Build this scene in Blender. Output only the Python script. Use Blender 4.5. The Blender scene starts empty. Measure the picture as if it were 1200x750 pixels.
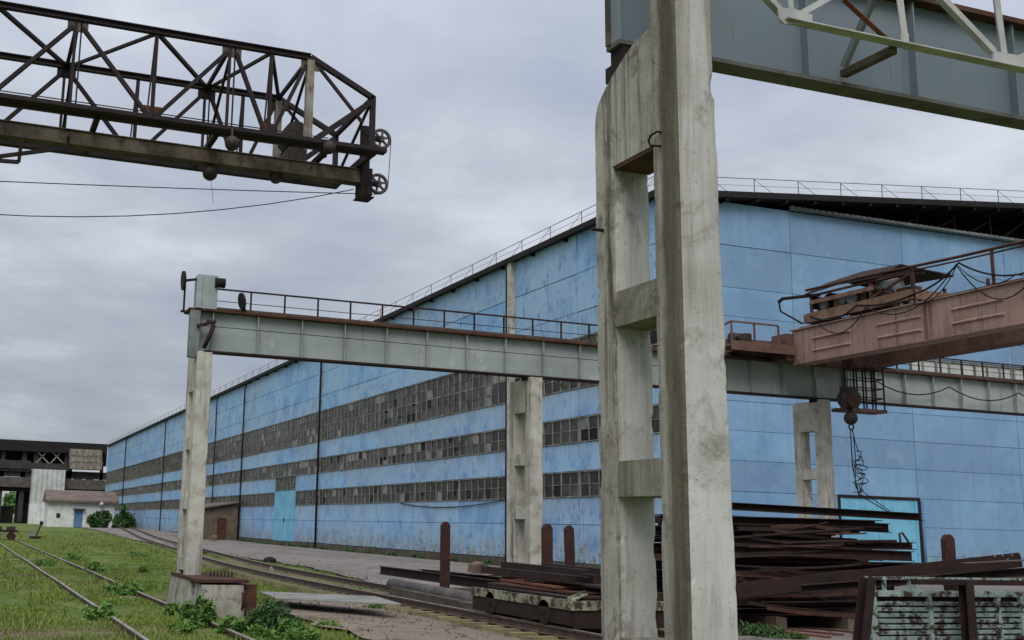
import bpy, math, random
import numpy as np
from mathutils import Vector, Matrix, noise
random.seed(7); rng = np.random.default_rng(11)
SC = bpy.context.scene; COL = SC.collection
R = math.radians

# ------------------------------------------------------------------ camera
F, PIT, ROLL, YAW, CX, CY, EYE = 1312.4, 0.187058, -0.026624, 0.338638, 426.73, 367.96, 1.8
_fw = Vector((math.sin(YAW)*math.cos(PIT), math.cos(YAW)*math.cos(PIT), math.sin(PIT)))
_rt = Vector((math.cos(YAW), -math.sin(YAW), 0)); _up = _rt.cross(_fw)
_r = _rt*math.cos(ROLL) - _up*math.sin(ROLL); _u = _up*math.cos(ROLL) + _rt*math.sin(ROLL)
cd = bpy.data.cameras.new('camera'); cam = bpy.data.objects.new('camera', cd); COL.objects.link(cam)
m = Matrix((_r, _u, -_fw)).transposed().to_4x4(); m.translation = (0, 0, EYE); cam.matrix_world = m
cd.sensor_width = 36; cd.lens = F/1200*36; cd.shift_x = (600-CX)/1200; cd.shift_y = (CY-375)/1200
cd.clip_start = .1; cd.clip_end = 4000; SC.camera = cam

# ------------------------------------------------------------------ sky, sun, exposure
w = bpy.data.worlds.new('World'); SC.world = w; w.use_nodes = True
nt = w.node_tree; N = nt.nodes; L = nt.links; N.clear()
SUN_EL, SUN_AZ = R(48), R(205)          # high soft sun behind the camera, veiled by cloud
def nd(t, **k):
    n = N.new(t)
    for a, v in k.items(): setattr(n, a, v)
    return n
sky = nd('ShaderNodeTexSky', sky_type='NISHITA', sun_disc=False, sun_elevation=SUN_EL, sun_rotation=SUN_AZ)
tc = nd('ShaderNodeTexCoord'); sx = nd('ShaderNodeSeparateXYZ'); L.new(tc.outputs['Generated'], sx.inputs[0])
zc = nd('ShaderNodeMath', operation='MAXIMUM'); zc.inputs[1].default_value = 0; L.new(sx.outputs[2], zc.inputs[0])
za = nd('ShaderNodeMath', operation='ADD'); za.inputs[1].default_value = .16; L.new(zc.outputs[0], za.inputs[0])
cv = nd('ShaderNodeCombineXYZ')
for i in (0, 1):
    dv = nd('ShaderNodeMath', operation='DIVIDE'); L.new(sx.outputs[i], dv.inputs[0]); L.new(za.outputs[0], dv.inputs[1]); L.new(dv.outputs[0], cv.inputs[i])
n1 = nd('ShaderNodeTexNoise'); n1.inputs['Scale'].default_value = 1.15; n1.inputs['Detail'].default_value = 7; n1.inputs['Roughness'].default_value = .52; n1.inputs['Distortion'].default_value = .25
L.new(cv.outputs[0], n1.inputs['Vector'])
n2 = nd('ShaderNodeTexNoise'); n2.inputs['Scale'].default_value = 3.6; n2.inputs['Detail'].default_value = 8; n2.inputs['Roughness'].default_value = .6; n2.inputs['Distortion'].default_value = .4
L.new(cv.outputs[0], n2.inputs['Vector'])
mxn = nd('ShaderNodeMath', operation='MULTIPLY_ADD'); mxn.inputs[1].default_value = .22; L.new(n2.outputs[0], mxn.inputs[0])
sc1 = nd('ShaderNodeMath', operation='MULTIPLY'); sc1.inputs[1].default_value = .78; L.new(n1.outputs[0], sc1.inputs[0]); L.new(sc1.outputs[0], mxn.inputs[2])
rp = nd('ShaderNodeValToRGB'); L.new(mxn.outputs[0], rp.inputs[0])
e = rp.color_ramp.elements
e[0].position = .34; e[0].color = (.268, .298, .366, 1); e[1].position = .67; e[1].color = (.56, .585, .635, 1)
k = rp.color_ramp.elements.new(.50); k.color = (.358, .384, .441, 1)
# overcast sky: brighter towards the zenith (1 + 2 sin) / 3
gz1 = nd('ShaderNodeMath', operation='MULTIPLY_ADD'); gz1.inputs[1].default_value = 1.7; gz1.inputs[2].default_value = .86; L.new(zc.outputs[0], gz1.inputs[0])
gs = nd('ShaderNodeMath', operation='MULTIPLY'); gs.inputs[1].default_value = 9.2; L.new(gz1.outputs[0], gs.inputs[0])
vm = nd('ShaderNodeVectorMath', operation='SCALE'); L.new(rp.outputs[0], vm.inputs[0]); L.new(gs.outputs[0], vm.inputs['Scale'])
mx = nd('ShaderNodeMix', data_type='RGBA'); mx.inputs[0].default_value = .93; L.new(sky.outputs[0], mx.inputs[6]); L.new(vm.outputs[0], mx.inputs[7])
bg = nd('ShaderNodeBackground'); bg.inputs[1].default_value = .1; L.new(mx.outputs[2], bg.inputs[0])
wo = nd('ShaderNodeOutputWorld'); L.new(bg.outputs[0], wo.inputs[0])
sl = bpy.data.lights.new('sun', 'SUN'); so = bpy.data.objects.new('sun', sl); COL.objects.link(so)
sl.energy = 1.5; sl.angle = R(35); sl.color = (1, .96, .9)
sd = Vector((math.sin(SUN_AZ)*math.cos(SUN_EL), math.cos(SUN_AZ)*math.cos(SUN_EL), math.sin(SUN_EL)))
so.rotation_euler = sd.to_track_quat('Z', 'Y').to_euler(); so.location = sd*300
vs = SC.view_settings; vs.view_transform = 'Standard'; vs.look = 'None'; vs.gamma = 1; vs.exposure = .24; vs.use_curve_mapping = False
SC.render.engine = 'CYCLES'

# ------------------------------------------------------------------ pixel -> place
def ray(x, y): return _r*((x-CX)/F) - _u*((y-CY)/F) + _fw
EV = Vector((0, 0, EYE))
def GZ(x, y, z=0): v = ray(x, y); return EV + v*((z-EYE)/v.z)
def AY(x, y, Y): v = ray(x, y); return EV + v*(Y/v.y)
def AX(x, y, X): v = ray(x, y); return EV + v*(X/v.x)
def ss(a, b, t): t = min(1, max(0, (t-a)/(b-a))); return t*t*(3-2*t)
def gz(x, y): return .5*ss(90, 165, y) + 9*ss(400, 900, math.hypot(x, y))*0

# ------------------------------------------------------------------ mesh builder
class MB:
    def __init__(s): s.v = []; s.f = []; s.mi = []; s.sm = []
    def add(s, vs, fs, mi=0, smooth=False):
        b = len(s.v); s.v += [tuple(p) for p in vs]
        for f in fs: s.f.append(tuple(i+b for i in f)); s.mi.append(mi); s.sm.append(smooth)
        return s
    def box(s, x0, x1, y0, y1, z0, z1, mi=0):
        return s.add([(x0,y0,z0),(x1,y0,z0),(x1,y1,z0),(x0,y1,z0),(x0,y0,z1),(x1,y0,z1),(x1,y1,z1),(x0,y1,z1)],
                     [(0,3,2,1),(4,5,6,7),(0,1,5,4),(1,2,6,5),(2,3,7,6),(3,0,4,7)], mi)
    def bar(s, p, q, w, h, up=(0,0,1), mi=0, off=(0,0)):
        p, q = Vector(p), Vector(q); d = (q-p).normalized(); up = Vector(up)
        if abs(d.dot(up)) > .98: up = Vector((0, 1, 0)) if abs(d.y) < .9 else Vector((1, 0, 0))
        a = d.cross(up).normalized(); b = a.cross(d).normalized()
        o = a*off[0] + b*off[1]; a = a*(w/2); b = b*(h/2)
        vs = [c+o+i*a+j*b for c in (p, q) for i, j in ((-1,-1),(1,-1),(1,1),(-1,1))]
        return s.add(vs, [(3,2,1,0),(4,5,6,7),(0,1,5,4),(1,2,6,5),(2,3,7,6),(3,0,4,7)], mi)
    def ibeam(s, p, q, h, w, tf, tw, up=(0,0,1), mi=0, mf=None):
        mf = mi if mf is None else mf
        s.bar(p, q, w, tf, up, mf, (0, (h-tf)/2)); s.bar(p, q, w, tf, up, mf, (0, -(h-tf)/2))
        return s.bar(p, q, tw, h-2*tf, up, mi)
    def channel(s, p, q, h, w, t, up=(0,0,1), mi=0):
        s.bar(p, q, w, t, up, mi, (0, (h-t)/2)); s.bar(p, q, w, t, up, mi, (0, -(h-t)/2))
        return s.bar(p, q, t, h-2*t, up, mi, (-(w-t)/2, 0))
    def angle(s, p, q, h, w, t, up=(0,0,1), mi=0):
        s.bar(p, q, w, t, up, mi, (0, -(h-t)/2)); return s.bar(p, q, t, h-t, up, mi, (-(w-t)/2, t/2))
    def tube(s, pts, r, n=8, mi=0, cap=True, r1=None):
        pts = [Vector(p) for p in pts]; rings = []; prev = None; b = len(s.v)
        for i, p in enumerate(pts):
            d = (pts[min(i+1, len(pts)-1)] - pts[max(i-1, 0)]).normalized()
            if prev is None:
                u = Vector((0,0,1)) if abs(d.z) < .9 else Vector((1,0,0)); a = d.cross(u).normalized()
            else: a = (prev - d*prev.dot(d)).normalized()
            prev = a; c = d.cross(a); rr = r if r1 is None else r + (r1-r)*i/max(1, len(pts)-1)
            rings.append([p + (a*math.cos(2*math.pi*k/n) + c*math.sin(2*math.pi*k/n))*rr for k in range(n)])
        vs = [v for g in rings for v in g]; fs = []
        for i in range(len(pts)-1):
            for k in range(n): fs.append((i*n+k, i*n+(k+1)%n, (i+1)*n+(k+1)%n, (i+1)*n+k))
        s.add(vs, fs, mi, n > 5)
        if cap:
            m0 = len(s.v) - len(vs)
            s.f.append(tuple(m0+k for k in reversed(range(n)))); s.mi.append(mi); s.sm.append(False)
            s.f.append(tuple(m0+(len(pts)-1)*n+k for k in range(n))); s.mi.append(mi); s.sm.append(False)
        return s
    def prism(s, poly, d, mi=0):
        # poly: list of 3-D points in a plane, extruded by vector d
        n = len(poly); d = Vector(d); a = [Vector(p) for p in poly]
        vs = a + [p+d for p in a]
        return s.add(vs, [tuple(reversed(range(n))), tuple(range(n, 2*n))] + [(i, (i+1)%n, n+(i+1)%n, n+i) for i in range(n)], mi)
    def ball(s, c, r, mi=0, nu=12, nv=8, sq=(1,1,1)):
        c = Vector(c); vs = [c+Vector((0,0,-r*sq[2]))]; fs = []
        for j in range(1, nv):
            t = -math.pi/2 + math.pi*j/nv
            for i in range(nu):
                a = 2*math.pi*i/nu; vs.append(c+Vector((r*sq[0]*math.cos(t)*math.cos(a), r*sq[1]*math.cos(t)*math.sin(a), r*sq[2]*math.sin(t))))
        vs.append(c+Vector((0,0,r*sq[2]))); T = len(vs)-1
        for i in range(nu):
            fs.append((0, 1+(i+1)%nu, 1+i)); fs.append((T, T-nu+i, T-nu+(i+1)%nu))
        for j in range(nv-2):
            for i in range(nu): fs.append((1+j*nu+i, 1+j*nu+(i+1)%nu, 1+(j+1)*nu+(i+1)%nu, 1+(j+1)*nu+i))
        return s.add(vs, fs, mi, True)
    def rough(s, x0, x1, y0, y1, z0, z1, seg=.12, jit=.008, bev=.025, seed=0, mis=(0,0,0,0), chip=.02, nc=4):
        """tall concrete box with chipped, wavering edges; mis = materials of faces -Y,+X,+Y,-X"""
        n = max(2, int((z1-z0)/seg)); prof = []
        def edge(a, b):  # points along one side between bevels
            return [(a[0]+(b[0]-a[0])*t/nc, a[1]+(b[1]-a[1])*t/nc) for t in range(nc+1)]
        c = [(x0,y0),(x1,y0),(x1,y1),(x0,y1)]; side = []
        for k in range(4):
            a = Vector(c[k]); b = Vector(c[(k+1)%4]); d = (b-a).normalized()
            for t, p in enumerate(edge(a+d*bev, b-d*bev)): prof.append((p, k, t in (0, nc))); side.append(k)
        P = len(prof); cx, cy = (x0+x1)/2, (y0+y1)/2; vs = []
        for i in range(n+1):
            z = z0 + (z1-z0)*i/n
            for p, k, corner in prof:
                q = Vector((p[0]*5+seed*3.1, p[1]*5, z*3)); j = noise.noise(q)*jit
                if corner: j -= max(0, noise.noise(Vector((q.x, q.y, z*6.3))+Vector((5,1,2)))-.26)*chip*2.4 + abs(noise.noise(Vector((q.x*2, q.y*2, z*26))))*chip*.28
                dx, dy = p[0]-cx, p[1]-cy; l = math.hypot(dx, dy)
                vs.append((p[0]+dx/l*j, p[1]+dy/l*j, z))
        fs = []; b = len(s.v); s.v += vs
        for i in range(n):
            for k in range(P):
                s.f.append((b+i*P+k, b+i*P+(k+1)%P, b+(i+1)*P+(k+1)%P, b+(i+1)*P+k)); s.mi.append(mis[side[k]]); s.sm.append(False)
        s.f.append(tuple(b+k for k in reversed(range(P)))); s.mi.append(mis[0]); s.sm.append(False)
        s.f.append(tuple(b+n*P+k for k in range(P))); s.mi.append(mis[0]); s.sm.append(False)
        return s
    def mesh(s, name, mats, org=(0,0,0)):
        me = bpy.data.meshes.new(name); o = Vector(org)
        me.from_pydata([tuple(Vector(p)-o) for p in s.v], [], s.f)
        for mt in (mats if isinstance(mats, (list, tuple)) else [mats]): me.materials.append(mt)
        me.polygons.foreach_set('material_index', s.mi); me.polygons.foreach_set('use_smooth', s.sm); me.update()
        return me
def origin(o):
    p = Vector((0,0,0))
    while o is not None: p += o.location; o = o.parent
    return p
def thing(name, label, cat, loc, group=None):
    o = bpy.data.objects.new(name, None); COL.objects.link(o); o.location = loc; o.empty_display_size = .3
    return tag(o, label, cat, group)
def tag(o, label, cat, group=None, kind=None):
    if label: o['label'] = label
    if cat: o['category'] = cat
    if group: o['group'] = group
    if kind: o['kind'] = kind
    return o
def part(name, mb, mats, parent, label=None, kind=None):
    o = bpy.data.objects.new(name, mb.mesh(name, mats, origin(parent))); COL.objects.link(o); o.parent = parent
    if label: o['label'] = label
    if kind: o['kind'] = kind
    return o
def solo(name, mb, mats, label, cat, group=None, org=None):
    if org is None:
        a = np.array([tuple(p) for p in mb.v]); org = (a[:,0].mean(), a[:,1].mean(), a[:,2].min())
    o = bpy.data.objects.new(name, mb.mesh(name, mats, org)); COL.objects.link(o); o.location = org
    return tag(o, label, cat, group)
def struct(name, mb, mats):
    o = bpy.data.objects.new(name, mb.mesh(name, mats)); COL.objects.link(o); o['kind'] = 'structure'; return o
def inst(name, me, parent, wloc):
    o = bpy.data.objects.new(name, me); COL.objects.link(o); o.parent = parent; o.location = Vector(wloc)-origin(parent); return o
def copy_tree(o, parent=None):
    c = o.copy(); COL.objects.link(c); c.parent = parent
    for ch in o.children: copy_tree(ch, c)
    return c

# ------------------------------------------------------------------ materials
def srgb(r, g, b):
    f = lambda c: (c/255/12.92) if c <= 10 else ((c/255+.055)/1.055)**2.4
    return (f(r), f(g), f(b))
class NT:
    def __init__(s, name, rough=.8, metal=0, spec=.3):
        s.m = bpy.data.materials.new(name); s.m.use_nodes = True; s.t = s.m.node_tree; s.b = s.t.nodes['Principled BSDF']
        s.b.inputs['Roughness'].default_value = rough; s.b.inputs['Metallic'].default_value = metal; s.b.inputs['Specular IOR Level'].default_value = spec
        g = s.t.nodes.new('ShaderNodeNewGeometry'); s.pos = g.outputs['Position']; s.nrm = g.outputs['Normal']
    def n(s, t, **k):
        n = s.t.nodes.new(t)
        for a, v in k.items(): setattr(n, a, v)
        return n
    def l(s, a, b): s.t.links.new(a, b)
    def noise(s, scale, detail=5, rough=.6, dist=0, vec=(1,1,1), src=None):
        n = s.n('ShaderNodeTexNoise'); n.inputs['Scale'].default_value = scale; n.inputs['Detail'].default_value = detail
        n.inputs['Roughness'].default_value = rough; n.inputs['Distortion'].default_value = dist
        mp = s.n('ShaderNodeVectorMath', operation='MULTIPLY'); mp.inputs[1].default_value = vec
        s.l(src or s.pos, mp.inputs[0]); s.l(mp.outputs[0], n.inputs['Vector']); return n.outputs[0]
    def ramp(s, v, a, b, inv=False):
        n = s.n('ShaderNodeMapRange'); n.interpolation_type = 'SMOOTHSTEP'
        n.inputs[1].default_value = a; n.inputs[2].default_value = b
        if inv: n.inputs[3].default_value = 1; n.inputs[4].default_value = 0
        s.l(v, n.inputs[0]); return n.outputs[0]
    def mul(s, a, b):
        n = s.n('ShaderNodeMath', operation='MULTIPLY')
        for i, x in enumerate((a, b)):
            if isinstance(x, (int, float)): n.inputs[i].default_value = x
            else: s.l(x, n.inputs[i])
        return n.outputs[0]
    def mix(s, fac, a, b, mode='MIX'):
        n = s.n('ShaderNodeMix', data_type='RGBA', blend_type=mode)
        if isinstance(fac, (int, float)): n.inputs[0].default_value = fac
        else: s.l(fac, n.inputs[0])
        for i, x in ((6, a), (7, b)):
            if isinstance(x, tuple): n.inputs[i].default_value = (*x, 1)
            else: s.l(x, n.inputs[i])
        return n.outputs[2]
    def rnd(s): return s.n('ShaderNodeObjectInfo').outputs['Random']
    def sep(s, v, i):
        n = s.n('ShaderNodeSeparateXYZ'); s.l(v, n.inputs[0]); return n.outputs[i]
    def done(s, col, bump=None, strength=.3, dist=.02):
        if isinstance(col, tuple): s.b.inputs['Base Color'].default_value = (*col, 1)
        else: s.l(col, s.b.inputs['Base Color'])
        if bump is not None:
            b = s.n('ShaderNodeBump'); b.inputs['Strength'].default_value = strength; b.inputs['Distance'].default_value = dist
            s.l(bump, b.inputs['Height']); s.l(b.outputs[0], s.b.inputs['Normal'])
        return s.m
def weathered(name,  c, c2, stain, scale=2, stain_amt=.6, streak=0, rough=.8, bump=.3, spec=.3, lo=.5, hi=.7, rvar=0, specks=0):
    """base colour c varying to c2, patches of stain, optional vertical run-off streaks"""
    t = NT(name, rough, 0, spec)
    col = t.mix(t.ramp(t.noise(scale, 6), .35, .65), c, c2)
    if rvar: col = t.mix(t.mul(t.rnd(), rvar), col, tuple(x*.55 for x in c2))
    col = t.mix(t.mul(t.ramp(t.noise(scale*2.7, 8, .65, .3), lo, hi), stain_amt), col, stain)
    if streak:
        v = t.noise(1, 6, .65, 0, (7, 7, .45)); col = t.mix(t.mul(t.ramp(v, .5, .72), streak), col, tuple(x*.6 for x in stain))
    if specks:
        col = t.mix(t.mul(t.ramp(t.noise(1, 7, .75, .2, (5, 5, .5)), .57, .66), specks), col, srgb(104,86,72))
        col = t.mix(t.mul(t.ramp(t.noise(9, 8, .8), .64, .70), min(1, specks*1.6)), col, srgb(92,60,44))
    return t.done(col, t.noise(scale*14, 6, .7), bump, .015)
M = {}
M['concrete'] = weathered('pale_concrete', srgb(194,191,181), srgb(168,164,153), srgb(104,96,84), 1.6, .65, .8, .92, .5, lo=.50, hi=.72)
def near_concrete(name, a, b, dark, agg=0, streak=.62):
    t = NT(name, .93, 0, .2)
    col = t.mix(t.ramp(t.noise(1.3, 7, .62), .32, .68), a, b)
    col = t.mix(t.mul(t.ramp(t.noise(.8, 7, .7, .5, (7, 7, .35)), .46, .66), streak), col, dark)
    col = t.mix(t.mul(t.ramp(t.noise(2.4, 8, .72, .6), .50, .68), .75), col, dark)
    col = t.mix(t.mul(t.ramp(t.noise(26, 4, .7), .60, .72), .5), col, tuple(x*.6 for x in dark))
    col = t.mix(t.mul(t.ramp(t.noise(48, 3, .6), .58, .70), .22), col, srgb(205,203,196))
    pit = t.mul(t.ramp(t.noise(70, 2, .5), .66, .72), t.ramp(t.noise(4, 3), .45, .6)); col = t.mix(t.mul(pit, .8), col, srgb(52,48,42))
    spall = t.ramp(t.noise(7, 7, .75, 1.2, (1, 1, .45)), .645, .69); col = t.mix(t.mul(spall, .7), col, srgb(84,76,64))
    hgt = t.mix(.5, t.noise(30, 6, .75), t.noise(95, 4, .7)); hgt = t.mix(t.mul(spall, .8), hgt, (0, 0, 0)); hgt = t.mix(pit, hgt, (0, 0, 0))
    if agg:      # run-off stain with bared aggregate along the front corner of the side face
        yy = t.n('ShaderNodeMath', operation='MULTIPLY_ADD'); t.l(t.noise(1.1, 5, .6, 0, (3, 3, 1)), yy.inputs[0]); yy.inputs[1].default_value = .16; t.l(t.sep(t.pos, 1), yy.inputs[2])
        f = t.ramp(yy.outputs[0], NY+.235, NY+.31, True)
        d = t.mix(t.ramp(t.noise(1.6, 6, .7, .3, (5, 5, .5)), .35, .65), srgb(116,108,94), srgb(90,82,70))
        d = t.mix(t.mul(t.ramp(t.noise(60, 6, .8, .3), .5, .68), .4), d, srgb(140,133,118))
        d = t.mix(t.mul(t.ramp(t.noise(34, 6, .8, .3), .52, .68), .6), d, srgb(56,50,42))
        col = t.mix(f, col, d); hgt = t.mix(t.mul(f, .7), hgt, t.noise(40, 8, .85, .8))
    return t.done(col, hgt, .8 if agg else .42, .02 if agg else .012)
NY = 6.40
M['near_concrete'] = near_concrete('near_concrete', srgb(198,197,193), srgb(174,172,166), srgb(122,116,105))
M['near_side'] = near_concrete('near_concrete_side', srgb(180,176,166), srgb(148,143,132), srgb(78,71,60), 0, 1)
M['aggregate'] = near_concrete('exposed_aggregate', srgb(182,178,167), srgb(156,151,139), srgb(98,90,78), 1)
M['rung_concrete'] = near_concrete('mossy_concrete', srgb(150,145,131), srgb(126,121,108), srgb(84,78,66))
# blue painted wall panels
def blue(name, a, b, dk, wash, pa):
    t = NT(name, .55, 0, .35)
    col = t.mix(t.ramp(t.noise(.35, 4, .5), .35, .65), a, b)
    r0 = t.rnd(); col = t.mix(t.mul(r0, .75), col, wash); col = t.mix(t.mul(t.ramp(r0, .55, 1), .35), col, tuple(x*.8 for x in b))
    pat = t.ramp(t.noise(1.1, 3, .5), .48, .62)
    col = t.mix(t.mul(pat, t.mul(t.ramp(t.noise(4.5, 9, .78, .5, (1, 1, .45)), .47, .62), pa)), col, dk)
    col = t.mix(t.mul(t.ramp(t.noise(.5, 5, .6, .4), .50, .66), .4*pa), col, tuple(x*.82 for x in dk))
    col = t.mix(t.mul(t.ramp(t.noise(1.0, 6, .7, 0, (3.2, 3.2, .12)), .50, .72), .55), col, tuple(x*.72 for x in a))
    col = t.mix(t.mul(t.ramp(t.noise(1.2, 8, .75, .6), .54, .70), .55*pa), col, srgb(176,192,204))
    col = t.mix(t.mul(t.ramp(t.noise(1.0, 7, .75, .2, (6, 6, .16)), .585, .66), .5*pa+.15), col, srgb(112,104,96))
    if pa == 1:     # grime and limewash washed down from the window sills
        sk = t.ramp(t.noise(1.0, 7, .75, .2, (4.5, 4.5, .3)), .42, .62)
        for zb_ in (3.3, 5.7, 8.12):
            md = t.mul(t.ramp(t.sep(t.pos, 2), zb_-.9, zb_, False), t.ramp(t.sep(t.pos, 2), zb_+.01, zb_+.02, True))
            col = t.mix(t.mul(t.mul(md, sk), .75), col, srgb(142,148,146))
    # grime and bare patches low on the wall
    low = t.ramp(t.sep(t.pos, 2), .4, 1.9, True)
    col = t.mix(t.mul(low, t.ramp(t.noise(2.6, 8, .75, .4, (1, 1, .5)), .46, .56)), col, srgb(150,150,138))
    col = t.mix(t.mul(low, t.ramp(t.noise(4.2, 8, .8), .53, .60)), col, srgb(62,60,52))
    return t.done(col, t.noise(9, 6, .7), .25, .02)
M['blue'] = blue('blue_wall_paint', srgb(140,184,220), srgb(126,170,212), srgb(78,124,190), srgb(168,190,206), 1)
M['gable_blue'] = blue('blue_gable_paint', srgb(132,172,204), srgb(118,154,188), srgb(88,126,174), srgb(122,146,174), .45)
M['gate_blue'] = weathered('sky_blue_gate_paint', srgb(124,188,214), srgb(108,172,200), srgb(84,140,180), .8, .5, .2, .5, .1)
M['core'] = weathered('wall_core', srgb(84,100,122), srgb(70,80,96), srgb(42,42,44), 1.5, .7, .4)
M['socle'] = weathered('mossy_socle', srgb(92,86,76), srgb(70,66,54), srgb(48,52,30), 1.2, .7)
M['frame'] = weathered('window_frame_steel', srgb(140,142,136), srgb(104,102,96), srgb(54,47,41), 1.2, .75, .5)
def glass(name, a, b, c, rough=.25):
    t = NT(name, rough, 0, .18)
    col = t.mix(t.ramp(t.noise(2.2, 5, .7, .4, (1, 1, .6)), .4, .6), a, b)
    col = t.mix(t.mul(t.rnd(), .45), col, c)
    col = t.mix(t.mul(t.ramp(t.noise(3, 6, .7, 0, (4, 4, .5)), .55, .7), .4), col, srgb(116,112,100))
    return t.done(col, t.noise(2.2, 2), .06, .02)
M['glass'] = [glass('grimy_glass_dark', srgb(34,34,32), srgb(54,52,48), srgb(20,20,19)), glass('grimy_glass_grey', srgb(84,84,78), srgb(54,54,50), srgb(34,34,32)),
              glass('grimy_glass_pale', srgb(150,152,142), srgb(112,112,101), srgb(78,76,68)), glass('broken_glass_black', srgb(24,24,23), srgb(36,35,32), srgb(14,14,13), .6)]
M['roof_dark'] = weathered('tarred_roof_edge', srgb(34,32,32), srgb(24,22,23), srgb(46,40,36), 1.5, .5)
M['corrugated'] = weathered('grey_corrugated_sheet', srgb(122,128,130), srgb(98,102,104), srgb(70,64,58), 1.5, .5, .3, .7)
M['beam'] = weathered('grey_green_beam_paint', srgb(158,166,164), srgb(142,150,149), srgb(186,190,186), .7, .55, 0, .55, .08, .4, .56, .72, specks=.45)
M['beam_near'] = weathered('blue_grey_beam_paint', srgb(118,130,140), srgb(108,120,128), srgb(130,134,130), .7, .5, .15, .6, .1, .35, specks=.4)
M['plinth'] = weathered('stained_plinth', srgb(162,158,148), srgb(132,127,117), srgb(82,72,62), 1.8, .85, .9, .92, .6)
M['trestle'] = weathered('dark_grey_trestle', srgb(62,60,60), srgb(48,46,47), srgb(74,60,52), .5, .5, .3)
M['flange_grey'] = weathered('dirty_grey_flange', srgb(104,104,100), srgb(84,82,78), srgb(62,52,46), 2, .7, 0, .8, .2)
M['white_steel'] = weathered('white_steel_paint', srgb(180,180,177), srgb(160,160,157), srgb(112,70,46), 3.2, .85, .15, .6, .2, .3, .6, .68)
M['rust'] = weathered('brown_rust', srgb(100,66,50), srgb(72,49,41), srgb(42,30,27), 3, .8, .3, .9, .5, rvar=.5)
M['rust_dark'] = weathered('dark_rust', srgb(62,42,38), srgb(44,32,30), srgb(28,22,22), 2.5, .7, .2, .9, .5, rvar=.6)
M['rust_red'] = weathered('red_rust_plate', srgb(132,82,62), srgb(108,66,52), srgb(70,44,38), 3, .6, .2, .9, .5)
M['stake'] = weathered('stake_rust', srgb(74,46,40), srgb(58,38,35), srgb(44,30,28), 4, .6, .3, .85, .4)
M['truss'] = weathered('maroon_truss_steel', srgb(46,35,38), srgb(34,27,30), srgb(66,48,40), 1.6, .6, 0, .8, .3)
M['truss_rail'] = weathered('rusty_cream_tube', srgb(104,95,82), srgb(76,65,56), srgb(48,37,33), 1.1, .85, .6, .8, .3)
M['truss_pale'] = weathered('faded_post_paint', srgb(150,144,132), srgb(120,112,102), srgb(82,64,54), 2, .7, .4, .8, .3)
M['pink'] = weathered('faded_pink_crane_paint', srgb(160,130,120), srgb(144,116,107), srgb(104,78,68), .8, .6, .75, .6, .12, .35, specks=.5)
M['pink_dark'] = weathered('dirty_brown_crane_paint', srgb(112,84,76), srgb(90,68,62), srgb(60,46,42), 1.4, .7, .3, .8, .3)
M['machine'] = weathered('oily_machine', srgb(62,52,46), srgb(44,38,36), srgb(100,84,70), 4, .5, 0, .6, .3)
M['cream'] = weathered('dirty_cream_paint', srgb(134,106,88), srgb(108,84,70), srgb(66,48,40), 3, .8, .3, .8, .2)
M['black'] = weathered('black_rubber', srgb(30,29,30), srgb(24,23,24), srgb(44,40,38), 5, .4)
M['rail'] = weathered('rail_steel', srgb(92,76,66), srgb(70,56,50), srgb(48,38,34), 4, .7, 0, .6, .3)
M['railhead'] = weathered('worn_rail_head', srgb(150,142,132), srgb(120,108,98), srgb(84,68,58), 3, .6, 0, .45, .1, .5)
M['sleeper'] = weathered('mossy_sleeper', srgb(138,132,96), srgb(112,106,80), srgb(78,70,54), 2, .6, 0, .9, .4)
M['pipe'] = weathered('grey_pipe', srgb(94,88,85), srgb(74,68,66), srgb(52,45,43), 1.6, .6, 0, .7, .3)
M['baulk'] = weathered('old_concrete_baulk', srgb(98,88,78), srgb(72,64,58), srgb(50,44,40), 2, .7, 0, .9, .5)
M['wagon_green'] = weathered('flaking_pale_green_paint', srgb(160,178,170), srgb(140,158,150), srgb(66,46,38), 2.6, .95, .6, .7, .5, .35, .49, .555)
M['deck_green'] = weathered('pale_green_edge_paint', srgb(150,150,124), srgb(116,112,94), srgb(52,42,36), 2.2, .95, 0, .7, .4, .3, .45, .55)
M['sheetwhite'] = weathered('white_corrugated', srgb(196,198,194), srgb(178,180,176), srgb(134,128,118), .6, .5, .3, .6, .1)
M['hutwhite'] = weathered('whitewashed_render', srgb(220,222,220), srgb(202,204,202), srgb(150,147,140), .7, .5, .4, .9, .2)
M['rooftile'] = weathered('brown_slate_roof', srgb(118,104,96), srgb(98,86,80), srgb(68,60,55), .9, .6, 0, .85, .3)
M['doorblue'] = weathered('blue_door_paint', srgb(92,132,170), srgb(80,116,154), srgb(60,78,104), 1, .4)
M['shedwood'] = weathered('grey_brown_shed', srgb(112,98,84), srgb(92,80,68), srgb(62,52,44), 1, .6, .4, .9, .3)
M['wood'] = weathered('grey_wood', srgb(128,114,100), srgb(104,88,76), srgb(70,54,46), 2, .7, 0, .9, .4)
M['slab'] = weathered('pale_slab', srgb(142,142,137), srgb(122,121,115), srgb(88,81,73), 1.2, .5, 0, .9, .3)
M['brick'] = weathered('red_brick', srgb(140,84,68), srgb(120,72,58), srgb(86,56,48), 4, .5, rvar=.5)
def leaf(name, a, b, rvar=.4):
    t = NT(name, .6, 0, .25)
    col = t.mix(t.ramp(t.noise(1.6, 3), .3, .7), a, b)
    col = t.mix(t.mul(t.ramp(t.noise(24, 2), .35, .65), rvar), col, tuple(x*.5 for x in a))
    t.b.inputs['Subsurface Weight'].default_value = 0
    return t.done(col)
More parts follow.
